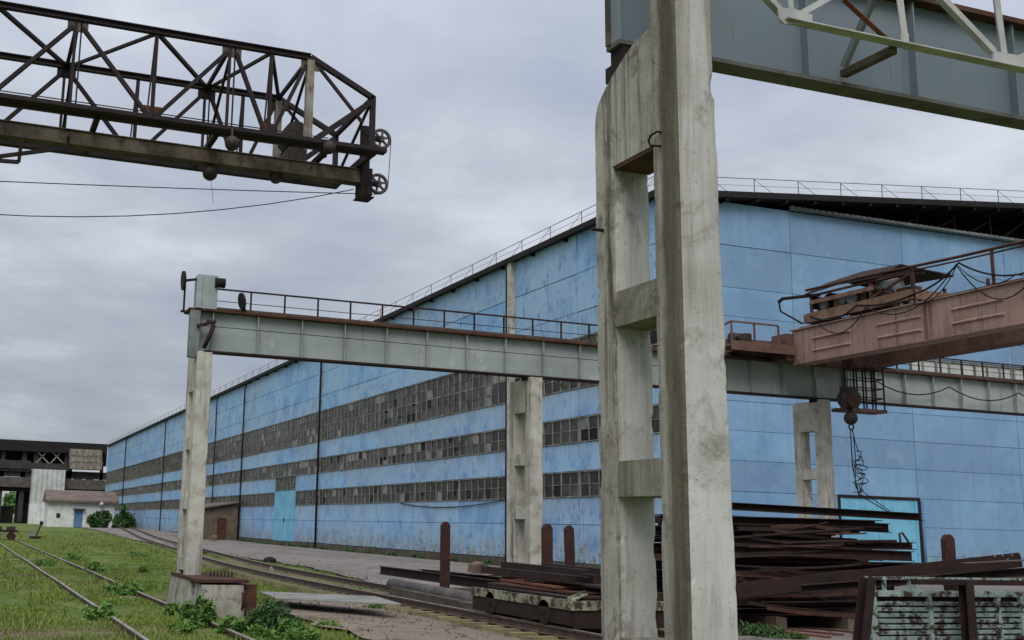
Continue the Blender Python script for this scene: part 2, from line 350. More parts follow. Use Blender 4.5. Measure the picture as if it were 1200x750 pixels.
def grass_mat():
    t = NT('grass_blade', .7, 0, .15)
    c = t.mix(t.ramp(t.noise(.45, 6, .65), .35, .65), srgb(126,142,66), srgb(98,120,54))
    c = t.mix(t.mul(t.ramp(t.noise(1.3, 6, .7, .5, (.7, 1.6, 1)), .48, .66), .75), c, srgb(154,154,90))
    c = t.mix(t.mul(t.ramp(t.noise(.3, 7, .7, .5, (.6, 1.4, 1)), .53, .64), .8), c, srgb(120,108,78))
    c = t.mix(t.mul(t.ramp(t.noise(18, 3), .4, .65), .5), c, srgb(62,80,38))
    return t.done(c)
M['leaf'] = leaf('weed_leaf', srgb(104,140,66), srgb(84,120,56)); M['leaf_dark'] = leaf('shrub_leaf', srgb(74,104,56), srgb(58,88,48)); M['grassblade'] = grass_mat()
M['stem'] = weathered('plant_stem', srgb(92,92,56), srgb(80,72,50), srgb(60,50,36), 6, .5)

# ground: dirt with grass
def ground_mat():
    t = NT('grass_and_dirt', .95, 0, .15)
    g = t.mix(t.ramp(t.noise(.5, 6, .6), .35, .65), srgb(108,122,60), srgb(86,104,48))
    g = t.mix(t.mul(t.ramp(t.noise(4, 8, .75), .45, .62), .6), g, srgb(60,70,36))
    d = t.mix(t.ramp(t.noise(1.3, 8, .7), .35, .65), srgb(128,112,92), srgb(104,90,74))
    d = t.mix(t.mul(t.ramp(t.noise(14, 6, .7), .5, .65), .5), d, srgb(78,68,58))
    f = t.ramp(t.noise(.3, 7, .7, .5, (.6, 1.4, 1)), .56, .64)
    return t.done(t.mix(f, g, d), t.noise(6, 8, .75), .6, .06)
M['ground'] = ground_mat()
def road_mat(name, a, b, dk, crack=1):
    t = NT(name, .85, 0, .3)
    c = t.mix(t.ramp(t.noise(.25, 6, .6, .5, (1, .35, 1)), .35, .65), a, b)
    c = t.mix(t.mul(t.ramp(t.noise(.7, 8, .7, .8), .50, .64), .6), c, dk)
    c = t.mix(t.mul(t.ramp(t.noise(40, 4, .7), .52, .68), .35), c, tuple(x*.6 for x in dk))
    vo = t.n('ShaderNodeTexVoronoi', feature='DISTANCE_TO_EDGE'); vo.inputs['Scale'].default_value = .42
    wv = t.n('ShaderNodeVectorMath', operation='ADD'); t.l(t.pos, wv.inputs[0]); nn = t.n('ShaderNodeTexNoise'); nn.inputs['Scale'].default_value = 1.2; nn.inputs['Detail'].default_value = 6; t.l(t.pos, nn.inputs['Vector']); t.l(nn.outputs[1], wv.inputs[1]); t.l(wv.outputs[0], vo.inputs['Vector'])
    c = t.mix(t.mul(t.ramp(vo.outputs['Distance'], .004, .022, True), .75), c, tuple(x*.35 for x in dk))
    c = t.mix(t.mul(t.ramp(t.noise(.5, 7, .7, .8), .60, .68), .6), c, tuple(x*.45 for x in dk))
    return t.done(c, t.noise(30, 6, .75), .4, .01)
M['road'] = road_mat('worn_asphalt', srgb(138,129,122), srgb(122,113,107), srgb(94,86,80))
M['dirtpad'] = road_mat('dusty_concrete_pad', srgb(140,126,112), srgb(122,108,96), srgb(98,86,76))

# ================================================================== SETTING
# ground sheet with a fine near grid
def sheet(xs, ys, dz=0):
    mb = MB(); n = len(xs)
    vs = [(x, y, gz(x, y)+dz+(noise.noise((x*.35, y*.35, 0))*.05*(1-ss(120, 200, y)) if dz == 0 else 0)) for y in ys for x in xs]
    return mb.add(vs, [(j*n+i, j*n+i+1, (j+1)*n+i+1, (j+1)*n+i) for j in range(len(ys)-1) for i in range(n-1)], 0, True)
def flat(x, y): return 0 if dz else 0
gx = sorted(set([-2500, -900, -400, -200, -100, -60] + list(np.arange(-40, 61, 2.0)) + [80, 120, 200, 400, 900, 2500]))
gy = sorted(set([-600, -200, -80, -40] + list(np.arange(-20, 100, 2.0)) + list(np.arange(100, 260, 8.0)) + [300, 400, 700, 1300, 3000]))
g = sheet(gx, gy); struct('ground', g, M['ground'])
# asphalt road between track and hall
def road_left(y): return 12.3 + 1.7*ss(30, 48, y) + 2.4*ss(60, 160, y) + .25*noise.noise((y*.4, 3, 1)) + .10*noise.noise((y*1.7, 8, 1))
mb = MB(); ys = list(np.arange(10, 120, 1.0)) + list(np.arange(120, 262, 6.0)); nx = 6; vs = []
for y in ys:
    a = road_left(y) ; b = 25.05 + .15*noise.noise((y*.8, 9, 2)) if y > 36.4 else 60
    for i in range(nx): x = a+(b-a)*i/(nx-1); vs.append((x, y, gz(x, y)+.065))
mb.add(vs, [(j*nx+i, j*nx+i+1, (j+1)*nx+i+1, (j+1)*nx+i) for j in range(len(ys)-1) for i in range(nx-1)], 0, True)
struct('road', mb, M['road'])
# dusty pad beside the plinth, irregular outline
mb = MB(); ys = list(np.arange(12, 27.4, .4)); nx = 5; vs = []
for y in ys:
    a = 6.25 + .35*noise.noise((y*.9, 1, 4)) + 2.0*ss(24, 27.2, y); b = 8.85 + .22*noise.noise((y*1.1, 7, 4)); b = max(b, a+.05)
    for i in range(nx): x = a+(b-a)*i/(nx-1); vs.append((x, y, .07))
mb.add(vs, [(j*nx+i, j*nx+i+1, (j+1)*nx+i+1, (j+1)*nx+i) for j in range(len(ys)-1) for i in range(nx-1)], 0, True)
struct('concrete_pad', mb, M['dirtpad'])

# ------------------------------------------------------------------ railway tracks
def rail_mb(path, base):
    mb = MB(); prof = [(-.065,0),(.065,0),(.065,.012),(.012,.03),(.012,.10),(.036,.115),(.036,.15),(-.036,.15),(-.036,.115),(-.012,.10),(-.012,.03),(-.065,.012)]
    n = len(prof); vs = []
    for i, (x, y) in enumerate(path):
        x2, y2 = path[min(i+1, len(path)-1)]; x1, y1 = path[max(i-1, 0)]; dx, dy = x2-x1, y2-y1; l = math.hypot(dx, dy); nx_, ny_ = dy/l, -dx/l
        for a, b in prof: vs.append((x+nx_*a, y+ny_*a, gz(x, y)+base+b))
    b0 = len(mb.v); mb.v += vs
    for i in range(len(path)-1):
        for k in range(n):
            mb.f.append((i*n+k, (i+1)*n+k, (i+1)*n+(k+1)%n, i*n+(k+1)%n)); mb.mi.append(1 if k == 6 else 0); mb.sm.append(False)
    mb.f.append(tuple(range(n))); mb.f.append(tuple((len(path)-1)*n+k for k in reversed(range(n)))); mb.mi += [0, 0]; mb.sm += [False]*2
    return mb
ta = thing('railway_track', 'old rails sunk in grass beside the square plinth', 'railway track', (3.55, 15, 0), 'railway tracks')
yy = list(np.arange(2, 120, 3.0))
for x in (2.77, 4.33): part('rail', rail_mb([(x+.05*noise.noise((y*.1, x, 0)), y) for y in yy], -.06), [M['rail'], M['railhead']], ta)
def tbx(y): return 10.05 + (.0024*(min(y, 49)-28)**2 if y > 28 else 0) + max(0, y-49)*.1
tb = thing('railway_track', 'railway track with mossy sleepers curving away beside the asphalt', 'railway track', (10.05, 15, 0), 'railway tracks')
yy = list(np.arange(2, 200, 3.0))
for s in (-.78, .78): part('rail', rail_mb([(tbx(y)+s, y) for y in yy], .14), [M['rail'], M['railhead']], tb)
me = MB().box(-1.3, 1.3, -.11, .11, 0, .15).mesh('sleeper', M['sleeper'])
y = 12.2
while y < 52:
    o = inst('sleeper', me, tb, (tbx(y)+random.uniform(-.06, .06), y, -.012)); o.rotation_euler.z = random.uniform(-.03, .03); o.scale.x = random.uniform(.94, 1.04); y += .62

# ================================================================== FACTORY HALL
HX, HY0, BAY, NB = 25.8, 37.6, 6.42, 28
HY1 = HY0+BAY*NB; EZ = 15.42; GW = 50.0
hall = thing('factory_hall', 'long blue factory hall with three strips of dirty windows and an open gable', 'building', (HX+20, HY0+80, 0))
mb = MB()
mb.box(HX+.16, HX+.40, HY0+.2, HY1-.1, .02, EZ); mb.box(HX+.16, HX+GW, HY0+.16, HY0+.36, .02, EZ-.05)
mb.box(HX+.4, HX+GW, HY1-.35, HY1-.12, .02, EZ-.1); mb.box(HX+GW-.2, HX+GW, HY0+.4, HY1-.4, .02, EZ-.1)
part('wall_core', mb, M['core'], hall)
mb = MB().box(HX-.12, HX+.155, HY0+.05, HY1-.05, -.1, .42).box(HX-.1, HX+GW, HY0-.12, HY0+.155, -.1, .42)
part('socle', mb, M['socle'], hall)
rows = [(.44, 2.1), (2.1, 3.3), (4.45, 5.7), (6.85, 8.12), (10.45, 11.62), (11.62, 13.42), (13.42, EZ)]
bands = [(3.3, 4.45, 2), (5.7, 6.85, 2), (8.12, 10.45, 4)]
pm = {}
def panel_mesh(h, l, axis, mat):
    k = (round(h, 3), round(l, 3), axis)
    if k not in pm:
        mb = MB(); c = .012; t = .14
        # chamfered slab, face towards -X (axis 0) or -Y (axis 1)
        def P(u, v, d): return (d, u, v) if axis == 0 else (u, d, v)
        vs = [P(u, v, t) for u, v in ((0,0),(l,0),(l,h),(0,h))] + [P(u, v, .02) for u, v in ((0,0),(l,0),(l,h),(0,h))] + [P(u, v, 0) for u, v in ((c,c),(l-c,c),(l-c,h-c),(c,h-c))]
        fs = [(0,1,2,3)] + [(i, (i+1)%4, 4+(i+1)%4, 4+i) for i in range(4)] + [(4+i, 4+(i+1)%4, 8+(i+1)%4, 8+i) for i in range(4)] + [(8,9,10,11)]
        if axis == 1: fs = [tuple(reversed(f)) for f in fs]
        mb.add(vs, [tuple(reversed(f)) for f in fs]); pm[k] = mb.mesh('wall_panel', mat)
    return pm[k]
door_bay = 8
for b in range(NB):
    y0 = HY0+b*BAY
    for z0, z1 in rows:
        if b == door_bay and z1 < 6: continue
        o = inst('wall_panel', panel_mesh(z1-z0-.02, BAY-.08, 0, M['blue']), hall, (HX+random.uniform(-.012, .012), y0+.04, z0+.01))
# window strips: nearest bays pane by pane
NP = 8; pw = BAY/NP
pane_me = {}
far = [MB() for _ in range(4)]; farframe = MB()
def frame_mb(y0, y1, z0, z1, rws, n):
    mb = MB(); x0, x1 = HX+.022, HX+.082
    mb.box(x0-.06, x1, y0, y1, z0, z0+.05); mb.box(x0-.015, x1, y0, y1, z1-.05, z1)
    w_ = (y1-y0)/n
    for i in range(n+1):
        t = .042 if i % 2 == 0 else .02; yc = min(max(y0+i*w_, y0+t), y1-t); mb.box(x0, x1-.01, yc-t, yc+t, z0+.05, z1-.05)
    for j in range(1, rws):
        zz = z0+(z1-z0)*j/rws; t = .028 if j % 2 == 0 else .016; mb.box(x0+.012, x1-.016, y0+.03, y1-.03, zz-t, zz+t)
    return mb
for bi, (z0, z1, rw) in enumerate(bands):
    for b in range(NB):
        ya, yb = HY0+b*BAY+.03, HY0+(b+1)*BAY-.03
        if b == door_bay and bi == 0: continue
        n = NP if yb-ya > 5 else NP//2
        rw2 = rw
        near = 1 <= b <= 4
        if near: win = part('window', frame_mb(ya, yb, z0, z1, rw2, n), M['frame'], hall)
        else: farframe.v and None; fm = frame_mb(ya, yb, z0, z1, rw2, n); farframe.add(fm.v, fm.f)
        for i in range(n):
            for j in range(rw2):
                k = rng.choice(4, p=((.60, .24, .06, .10), (.36, .40, .18, .06), (.54, .34, .08, .04))[bi])
                if b > 6 and k == 3: k = 1
                pw_, ph = (yb-ya)/n-.07, (z1-z0-.06)/rw2-.05
                cy, cz = ya+(i+.5)*(yb-ya)/n, z0+.03+(j+.5)*(z1-z0-.06)/rw2
                if near:
                    key = (round(pw_, 3), round(ph, 3), k)
                    if key not in pane_me: pane_me[key] = MB().box(-.006, .006, -pw_/2, pw_/2, -ph/2, ph/2).mesh('pane', M['glass'][k])
                    o = inst('pane', pane_me[key], win, (HX+.066, cy, cz)); o.rotation_euler = (0, random.gauss(0, .02), random.gauss(0, .02))
                    if random.random() < .05: o.scale.z = random.uniform(.45, .8); o.location.z -= ph*(1-o.scale.z)/2
                else:
                    d = random.gauss(0, .006); far[k].box(HX+.06+d, HX+.07+d, cy-pw_/2, cy+pw_/2, cz-ph/2, cz+ph/2)
fw_ = part('window_frame', farframe, M['frame'], hall, kind='stuff')
for k in range(4): part('pane', far[k], M['glass'][k], fw_, kind='stuff')
# extra glazing above the long-wall door and the door itself
yd0 = HY0+door_bay*BAY+.04; yd1 = yd0+BAY-.09
win = part('window', frame_mb(yd0+.02, yd1, 4.62, 5.69, 2, 8), M['frame'], hall)
for i in range(8):
    for j in range(2):
        cy = yd0+.02+(i+.5)*(yd1-yd0-.02)/8; part('pane', MB().box(HX+.06, HX+.07, cy-.36, cy+.36, 4.68+j*.5, 5.14+j*.5), M['glass'][(i+j) % 2], win)
for q in range(2):
    ym = (yd0+yd1)/2; a, b_ = (yd0+.02, ym-.02) if q == 0 else (ym+.02, yd1)
    dl = part('door', MB().box(HX+.03, HX+.09, a, b_, .08, 4.6).bar((HX+.02, a+.06, .1), (HX+.02, a+.06, 4.45), .03, .1).bar((HX+.02, b_-.06, .1), (HX+.02, b_-.06, 4.45), .03, .1).bar((HX+.02, a, 2.2), (HX+.02, b_, 2.2), .03, .09), M['gate_blue'], hall, 'sky blue gate leaf in the long wall' if q == 0 else None)
    part('handle', MB().box(HX-.03, HX+.01, ym-.12+q*.2, ym-.08+q*.2, 1.9, 2.3), M['black'], dl)
# pilaster, downpipes
part('pilaster', MB().box(HX-.26, HX-.006, 50.15, 50.55, .0, EZ-.05), M['concrete'], hall)
for y, r_ in ((50.78, .07), (82.55, .085), (107.6, .075), (120.4, .06), (152.9, .07), (191.5, .08)):
    mb = MB().tube([(HX-.16, y, .1), (HX-.16, y, 14.9), (HX-.02, y, 15.25)], r_, 8)
    for z in np.arange(1.5, 15, 2.4): mb.box(HX-.16, HX-.005, y-.03, y+.03, z, z+.05)
    part('downpipe', mb, M['rust_dark'], hall)
# loose cable on the lower wall
part('cable', MB().tube([(HX-.05, 65.4-(65.4-49)*t, 3.25-2.2*t*(1-t)*.75+.25*t) for t in np.linspace(0, 1, 15)], .025, 5), M['black'], hall)
# gable wall panels
gb = 6.0; grow = [.44, 1.14, 2.34, 3.54, 4.77, 5.97, 7.17, 8.37, 9.5, 10.66, 11.88, 13.67, EZ+.1]
gx0 = [HX+.02, 32.4, 38.5, 44.5, 50.5, 56.5, 62.5, 68.5, 74.5]
for i in range(len(gx0)-1):
    for j in range(len(grow)-1):
        a, b_ = gx0[i], gx0[i+1]; z0, z1 = grow[j], grow[j+1]
        if j == 7 and i == 1: pass
        if i == 1 and z1 <= 3.6: b_ = 34.25
        if i >= 2 and j == 7: z1 = 8.7
        if i >= 2 and j == 8: z0 = 9.66
        inst('wall_panel', panel_mesh(z1-z0-.008, b_-a-.026, 1, M['gable_blue']), hall, (a+.013, HY0+random.uniform(-.01, .01), z0+.015))
# pale glazing strip high on the gable
for i in range(2, len(gx0)-1):
    a, b_ = gx0[i]+.03, gx0[i+1]-.03; n = 8; w_ = (b_-a)/n; mb = MB()
    mb.box(a, b_, HY0-.02, HY0+.1, 8.7, 8.78); mb.box(a, b_, HY0-.02, HY0+.1, 9.58, 9.65)
    for k in range(n+1): xk = min(max(a+k*w_, a+.05), b_-.05); mb.box(xk-.05, xk+.05, HY0-.005, HY0+.09, 8.78, 9.58)
    win = part('window', mb, M['frame'], hall)
    for k in range(n): part('pane', MB().box(a+k*w_+.06, a+(k+1)*w_-.06, HY0+.04, HY0+.05, 8.8, 9.56), M['sheetwhite'], win)
# gable gate
gt = MB().box(34.35, 38.42, HY0+.02, HY0+.08, .08, 3.48)
for x in (34.4, 36.35, 38.36): gt.box(x-.07, x+.07, HY0-.012, HY0+.018, .1, 3.46)
gate = part('gate', gt, M['gate_blue'], hall, 'sky blue gate in the gable wall')
part('gate_frame', MB().box(34.22, 34.33, HY0-.04, HY0+.1, .05, 3.6).box(38.44, 38.56, HY0-.04, HY0+.1, .05, 3.6).box(34.33, 38.44, HY0-.04, HY0+.1, 3.5, 3.6), M['rust_dark'], gate)
part('drainpipe', MB().tube([(38.62, HY0-.07, .05), (38.62, HY0-.07, 3.5)], .06, 8), M['doorblue'], hall)
# roof: two slopes with overhang, corrugated trim, trusses in the open gable
rx0, rym = HX-.35, HX+GW/2; slope = .092; rz = lambda x: 15.25+(min(x, 2*rym-x)-rx0)*slope
ry0, ry1 = HY0-.55, HY1+.5
mb = MB(); xe = HX+GW+.35
for a, b_ in ((rx0, rym), (rym, xe)):
    za_, zb_ = rz(a), rz(b_); t = .26
    mb.prism([(a, ry0, za_), (b_, ry0, zb_), (b_, ry0, zb_+t), (a, ry0, za_+t)], (0, ry1-ry0, 0))
roof = part('roof', mb, M['roof_dark'], hall)
for x in np.arange(rx0+.4, rym, 1.5): part('purlin', MB().box(x, x+.1, ry0+.05, HY0+3, rz(x)-.14, rz(x)-.003), M['roof_dark'], roof)
for y in np.arange(HY0+4, HY0+70, BAY/2): part('rafter_end', MB().box(rx0+.05, HX+.15, y, y+.1, rz(rx0)-.13, rz(rx0)-.004), M['roof_dark'], roof)
mb = MB(); n = 200; xs = np.linspace(32.4, HX+GW-.5, n*2)   # corrugated trim above the wall
vs = []
for i, x in enumerate(xs):
    d = .045*math.sin(x*2*math.pi/.32)
    vs += [(x, HY0-.10+d, 15.52), (x, HY0-.10+d, 15.74), (x, HY0-.32+d, 15.55)]
mb.add(vs, [(i*3, i*3+3, i*3+4, i*3+1) for i in range(len(xs)-1)] + [(i*3, i*3+2, i*3+5, i*3+3) for i in range(len(xs)-1)])
part('corrugated_trim', mb, M['corrugated'], hall)
for x in np.arange(33.5, 72, 2.2):
    if rz(x)-.16 > 15.6: part('truss_upright', MB().bar((x, HY0+.6, 15.4), (x, HY0+.6, rz(x)-.16), .1, .1), M['rust_dark'], roof)
    if rz(x+1.9)-.2 > 15.8: part('truss_diagonal', MB().bar((x+.08, HY0+.6, 15.5), (x+2.1, HY0+.6, min(rz(x+2.1), rz(x))-.2), .08, .08), M['rust_dark'], roof)
part('gable_backing', MB().prism([(31.9, HY0+3.2, 15.3), (HX+GW-6, HY0+3.2, 15.3), (HX+GW-6, HY0+3.2, rz(HX+GW-6)-.01), (rym, HY0+3.2, rz(rym)-.01), (31.9, HY0+3.2, rz(31.9)-.01)], (0, .1, 0)), M['roof_dark'], roof)
part('ceiling_deck', MB().box(HX+.45, HX+GW-.4, HY0+.4, HY0+3.2, 15.2, 15.3), M['roof_dark'], roof)
# roof edge railings, each bay of rail an own part
def roof_rail(p, q, step, base, h):
    mb = MB(); p, q = Vector(p), Vector(q); n = int((q-p).length/step); up = Vector((0,0,h)); d = (q-p)/n
    for i in range(n+1):
        a = p+d*i; mb.bar(a, a+up, .024, .024)
        if i < n: mb.bar(a+up*.95, a+d*.42, .014, .014)
    mb.bar(p+up, q+up, .024, .024); mb.bar(p+up*.5, q+up*.5, .013, .013); return mb
part('roof_railing', roof_rail((rx0+.12, ry0+.3, rz(rx0)+.26), (rx0+.12, ry1-.3, rz(rx0)+.26), 2.9, 0, .62), M['pipe'], roof)
part('roof_railing', roof_rail((rx0+.3, ry0+.12, rz(rx0)+.27), (rym, ry0+.12, rz(rym)+.26), 2.2, 0, .62), M['pipe'], roof)

# lean-to shed against the long wall
sh = thing('shed', 'low brown lean-to shed with sloping roof against the long wall', 'shed', (23.6, 112, gz(23, 112)))
x0, x1, y0, y1 = 22.5, 25.6, 108.0, 122.0; z = gz(23, 110)
part('wall', MB().prism([(x0, y0, z-.1), (x1, y0, z-.1), (x1, y0, z+3.55), (x0, y0, z+2.9)], (0, y1-y0, 0)), M['shedwood'], sh)
part('roof', MB().prism([(x0-.5, y0-.4, z+2.92), (x1+.05, y0-.4, z+3.62), (x1+.05, y0-.4, z+3.74), (x0-.5, y0-.4, z+3.04)], (0, y1-y0+.8, 0)), M['rooftile'], sh)
d_ = part('door', MB().box(x0-.04, x0-.003, 111.2, 112.6, z+.05, z+2.2), M['rust_dark'], sh); part('handle', MB().box(x0-.09, x0-.041, 112.3, 112.4, z+1, z+1.2), M['black'], d_)
part('door', MB().box(x0+1.1, x0+2.0, y0-.04, y0-.003, z+.05, z+2.1), M['rust'], sh)
w_ = part('window', MB().box(x0-.04, x0-.003, 115.4, 117.2, z+1.1, z+2.1), M['frame'], sh); part('pane', MB().box(x0-.05, x0-.041, 115.5, 117.1, z+1.2, z+2.0), M['glass'][3], w_)
solo('timber_stack', MB().bar((22.4, 103.4, z+.18), (22.9, 107, z+.18), .5, .3).bar((22.5, 103.6, z+.42), (23, 106.6, z+.42), .4, .16), M['wood'], 'short stack of grey timber by the lean-to shed', 'timber')

# ================================================================== FAR YARD (left background)
def frect(px0, py0, px1, py1, Y):
    a = AY(px0, py1, Y); b = AY(px1, py0, Y); return a.x, b.x, a.z, b.z
HYD = 172
x0, x1 = AY(56, 600, HYD).x, AY(134, 600, HYD).x; zb = gz(0, HYD)
ht = thing('site_hut', 'small white hut with brown roof and blue door', 'hut', ((x0+x1)/2, HYD+3, zb))
ze = AY(95, 588, HYD).z; zr = AY(95, 577, HYD).z
part('wall', MB().box(x0, x1, HYD, HYD+7, zb-.1, ze), M['hutwhite'], ht)
part('roof', MB().prism([(x0-.4, HYD-.7, ze-.12), (x0-.4, HYD-.7, ze+.18), (x0-.4, HYD+3.6, zr+.35), (x0-.4, HYD+7.5, ze+.1), (x0-.4, HYD+7.5, ze-.12)], (x1-x0+.9, 0, 0)), M['rooftile'], ht)
a, b_ = AY(87, 600, HYD).x, AY(97, 600, HYD).x
d_ = part('door', MB().box(a, b_, HYD-.06, HYD-.003, zb, zb+2.5), M['doorblue'], ht); part('handle', MB().box(b_-.2, b_-.1, HYD-.1, HYD-.061, zb+1.1, zb+1.3), M['black'], d_)
part('door_canopy', MB().box(a-.2, b_+.3, HYD-.7, HYD-.003, zb+2.62, zb+2.72), M['rust_dark'], ht)
a, b_ = AY(66, 600, HYD).x, AY(71, 600, HYD).x; zc_ = AY(66, 604, HYD).z
wn = part('window', MB().box(a, b_, HYD-.05, HYD-.003, zc_-.35, zc_+.35), M['frame'], ht); part('pane', MB().box(a+.08, b_-.08, HYD-.06, HYD-.051, zc_-.27, zc_+.27), M['glass'][3], wn)
part('vent_hood', MB().ball(AY(119, 590, HYD-.35), .42, 0, 10, 6), M['hutwhite'], ht)
# trestle behind the hut
TY = 232; zb = gz(0, TY)
tr = thing('loading_trestle', 'dark steel loading trestle with open bays behind the white hut', 'trestle', (AY(60, 600, TY).x, TY, zb))
def fb(name, r4, mat, d0=0, d1=.6, parent=None, mbx=None):
    x0, x1, z0, z1 = frect(*r4, TY+d0); mb = mbx or MB(); mb.box(x0, x1, TY+d0, TY+d1, max(z0, zb-.1), z1)
    return part(name, mb, mat, parent or tr)
fb('roof', (-60, 520.5, 126, 524.5), M['roof_dark'], -.5, 5)
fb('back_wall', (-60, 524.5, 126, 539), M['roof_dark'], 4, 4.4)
fb('cross_beam', (-60, 544, 80, 546), M['trestle'], -.2, .2); fb('cross_beam', (-60, 554, 126, 555.5), M['trestle'], .6, .9)
fb('deck', (-60, 563, 126, 568), M['pipe'], -.4, 3.5); fb('deck_beam', (-60, 568, 126, 573), M['roof_dark'], .5, 3)
for px, w2, nm in ((1, 2.5, 'post'), (40, 1.4, 'post'), (76, 1.8, 'post'), (81, 2, 'post'), (118, 2.2, 'post'), (26, 1.5, 'post'), (-40, 2, 'post')): fb(nm, (px-w2/2, 524.6, px+w2/2, 612), M['trestle'], .6, 1.1)
for a, b_ in (((41, 526), (58, 544)), ((58, 526), (41, 544)), ((58, 526), (75, 544)), ((75, 526), (58, 544))): part('brace', MB().bar(AY(*a, TY+.3), AY(*b_, TY+.3), .3, .25), M['truss_pale'], tr)
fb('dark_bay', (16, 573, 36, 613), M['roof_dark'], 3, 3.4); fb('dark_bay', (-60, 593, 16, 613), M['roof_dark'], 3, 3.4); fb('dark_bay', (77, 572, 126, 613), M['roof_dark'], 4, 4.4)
def corr(name, r4, d, pitch, mat, parent, seams=()):
    x0, x1, z0, z1 = frect(*r4, TY+d); z0 = max(z0, zb-.1); mb = MB(); n = int((x1-x0)/pitch*4); vs = []
    for i in range(n+1):
        x = x0+(x1-x0)*i/n; dd = .08*(1 if i % 4 in (1, 2) else -1)
        vs += [(x, TY+d+dd, z0), (x, TY+d+dd, z1)]
    mb.add(vs, [(2*i, 2*i+2, 2*i+3, 2*i+1) for i in range(n)]); mb.box(x0, x1, TY+d+.1, TY+d+3.5, z0, z1)
    return part(name, mb, mat, parent)
corr('stair_tower', (35, 551, 77, 591), -2.5, .9, M['sheetwhite'], tr); fb('stair_base', (33, 591, 58, 614), M['hutwhite'], -3.2, .4)
for k in range(3):
    corr('cladding_sheet', (81.5, 527.5+k*7.3, 120, 534.5+k*7.3), -1.2, 1.2, M['truss_pale'], tr)
for r4 in ((86, 557, 97, 563), (100, 557, 110, 563)): fb('railing_sheet', r4, M['sheetwhite'], 1.6, 1.8)
for y_ in (540, 548): fb('hand_rail', (-60, y_, 36, y_+1), M['trestle'], .1, .3)
fb('conveyor', (24, 548, 36, 562), M['machine'], 1.5, 4); fb('hopper', (40, 540, 49, 546), M['corrugated'], .8, 3)

# ================================================================== CRANE RUNWAYS
CW, CBR, CD = .335, .29, 1.10
def column(name, x, yf, front_top, label, seed, near=False):
    c = thing('crane_column', label, 'column', (x+CW/2, yf+CD/2, 0), 'concrete runway columns')
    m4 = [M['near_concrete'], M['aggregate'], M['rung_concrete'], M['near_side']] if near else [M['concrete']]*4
    sg = .05 if near else .2; nc = 8 if near else 3; base = .70 if seed == 1 else -.2
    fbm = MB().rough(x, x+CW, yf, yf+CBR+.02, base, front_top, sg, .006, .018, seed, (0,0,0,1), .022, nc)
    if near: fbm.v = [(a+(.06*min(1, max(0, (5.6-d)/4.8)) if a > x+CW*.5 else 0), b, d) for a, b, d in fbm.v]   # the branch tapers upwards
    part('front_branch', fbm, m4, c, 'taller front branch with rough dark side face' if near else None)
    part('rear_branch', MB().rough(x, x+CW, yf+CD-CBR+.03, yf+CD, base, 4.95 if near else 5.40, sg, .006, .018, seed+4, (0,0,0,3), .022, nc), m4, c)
    ya, yb = yf+CBR-.01, yf+CD-CBR+.06
    for z0, z1 in ((.79, 1.06), (2.06, 2.32), (3.33, 3.60)):
        if z0 < base: continue
        part('rung', MB().rough(x+.006, x+CW-.012, ya, yb, z0, z1, .03, .014, .02, seed+int(z0*7), (2,2,2,2), .02, nc), m4, c)
    # head block with sloping, rounded shoulder
    h = [(yf+CBR-.03, 4.6), (yf+CD-.012, 4.6), (yf+CD-.006, 4.98), (yf+CD-.02, 5.10), (yf+CD-.05, 5.17), (yf+CD-.10, 5.22), (yf+CD-.2, 5.30), (yf+.72, 5.40), (yf+.62, 5.45), (yf+.5, 5.50), (yf+CBR-.03, 5.53)]
    if not near: h = [(yf+.1, 4.6), (yf+CD-.02, 4.6), (yf+CD-.02, 5.39), (yf+.1, 5.40)]
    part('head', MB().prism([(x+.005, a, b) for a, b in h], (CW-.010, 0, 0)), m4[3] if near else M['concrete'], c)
    if near:
        part('soffit_plate', MB().box(x+.01, x+CW-.01, yf+CBR+.03, yf+CD-CBR+.02, 4.57, 4.598), M['rust'], c)
        part('lifting_loop', MB().tube([(x+.004, yf+.18, 4.66), (x-.03, yf+.19, 4.665), (x-.05, yf+.24, 4.65), (x-.05, yf+.27, 4.62), (x-.045, yf+.26, 4.58), (x-.02, yf+.20, 4.56), (x+.004, yf+.19, 4.56)], .009, 6), M['black'], c)
        part('steel_peg', MB().tube([(x-.11, yf+CD-.12, 4.12), (x+.03, yf+CD-.12, 4.12)], .014, 6), M['rust_dark'], c)
    return c
NX = 4.565
column('near', NX, NY, 8.3, 'big weathered concrete column whose front branch rises past the blue grey beam', 0, True)
column('l', 4.59, 23.8, 5.42, 'slim concrete column standing on the square plinth', 1)
column('m', 12.65, 23.8, 5.42, 'concrete column with recessed panels in front of the window strips', 2)
column('r', 21.26, 23.8, 5.42, 'concrete column seen through between its branches, in front of the gable', 3)

# plinth under the left far column
pl = thing('plinth', 'square tapered concrete plinth with rusty top plate under the slim column', 'plinth', (4.9, 24, 0))
def frustum(a, b, z0, z1):
    (x0, x1, y0, y1), (X0, X1, Y0, Y1) = a, b
    return MB().add([(x0,y0,z0),(x1,y0,z0),(x1,y1,z0),(x0,y1,z0),(X0,Y0,z1),(X1,Y0,z1),(X1,Y1,z1),(X0,Y1,z1)], [(0,3,2,1),(4,5,6,7),(0,1,5,4),(1,2,6,5),(2,3,7,6),(3,0,4,7)])
part('block', frustum((4.42, 5.3, 22.7, 25.2), (4.52, 5.25, 22.95, 25.0), -.1, .64), M['plinth'], pl)
part('block', frustum((4.52, 5.42, 21.9, 22.695), (4.58, 5.40, 22.0, 22.69), -.1, .60), M['plinth'], pl)
part('top_plate', MB().box(4.5, 5.5, 22.0, 25.05, .645, .70), M['rust'], pl)
part('side_box', MB().box(5.425, 5.72, 22.2, 24.6, -.05, .60).box(5.44, 5.70, 22.12, 22.195, .05, .5), M['rust'], pl)
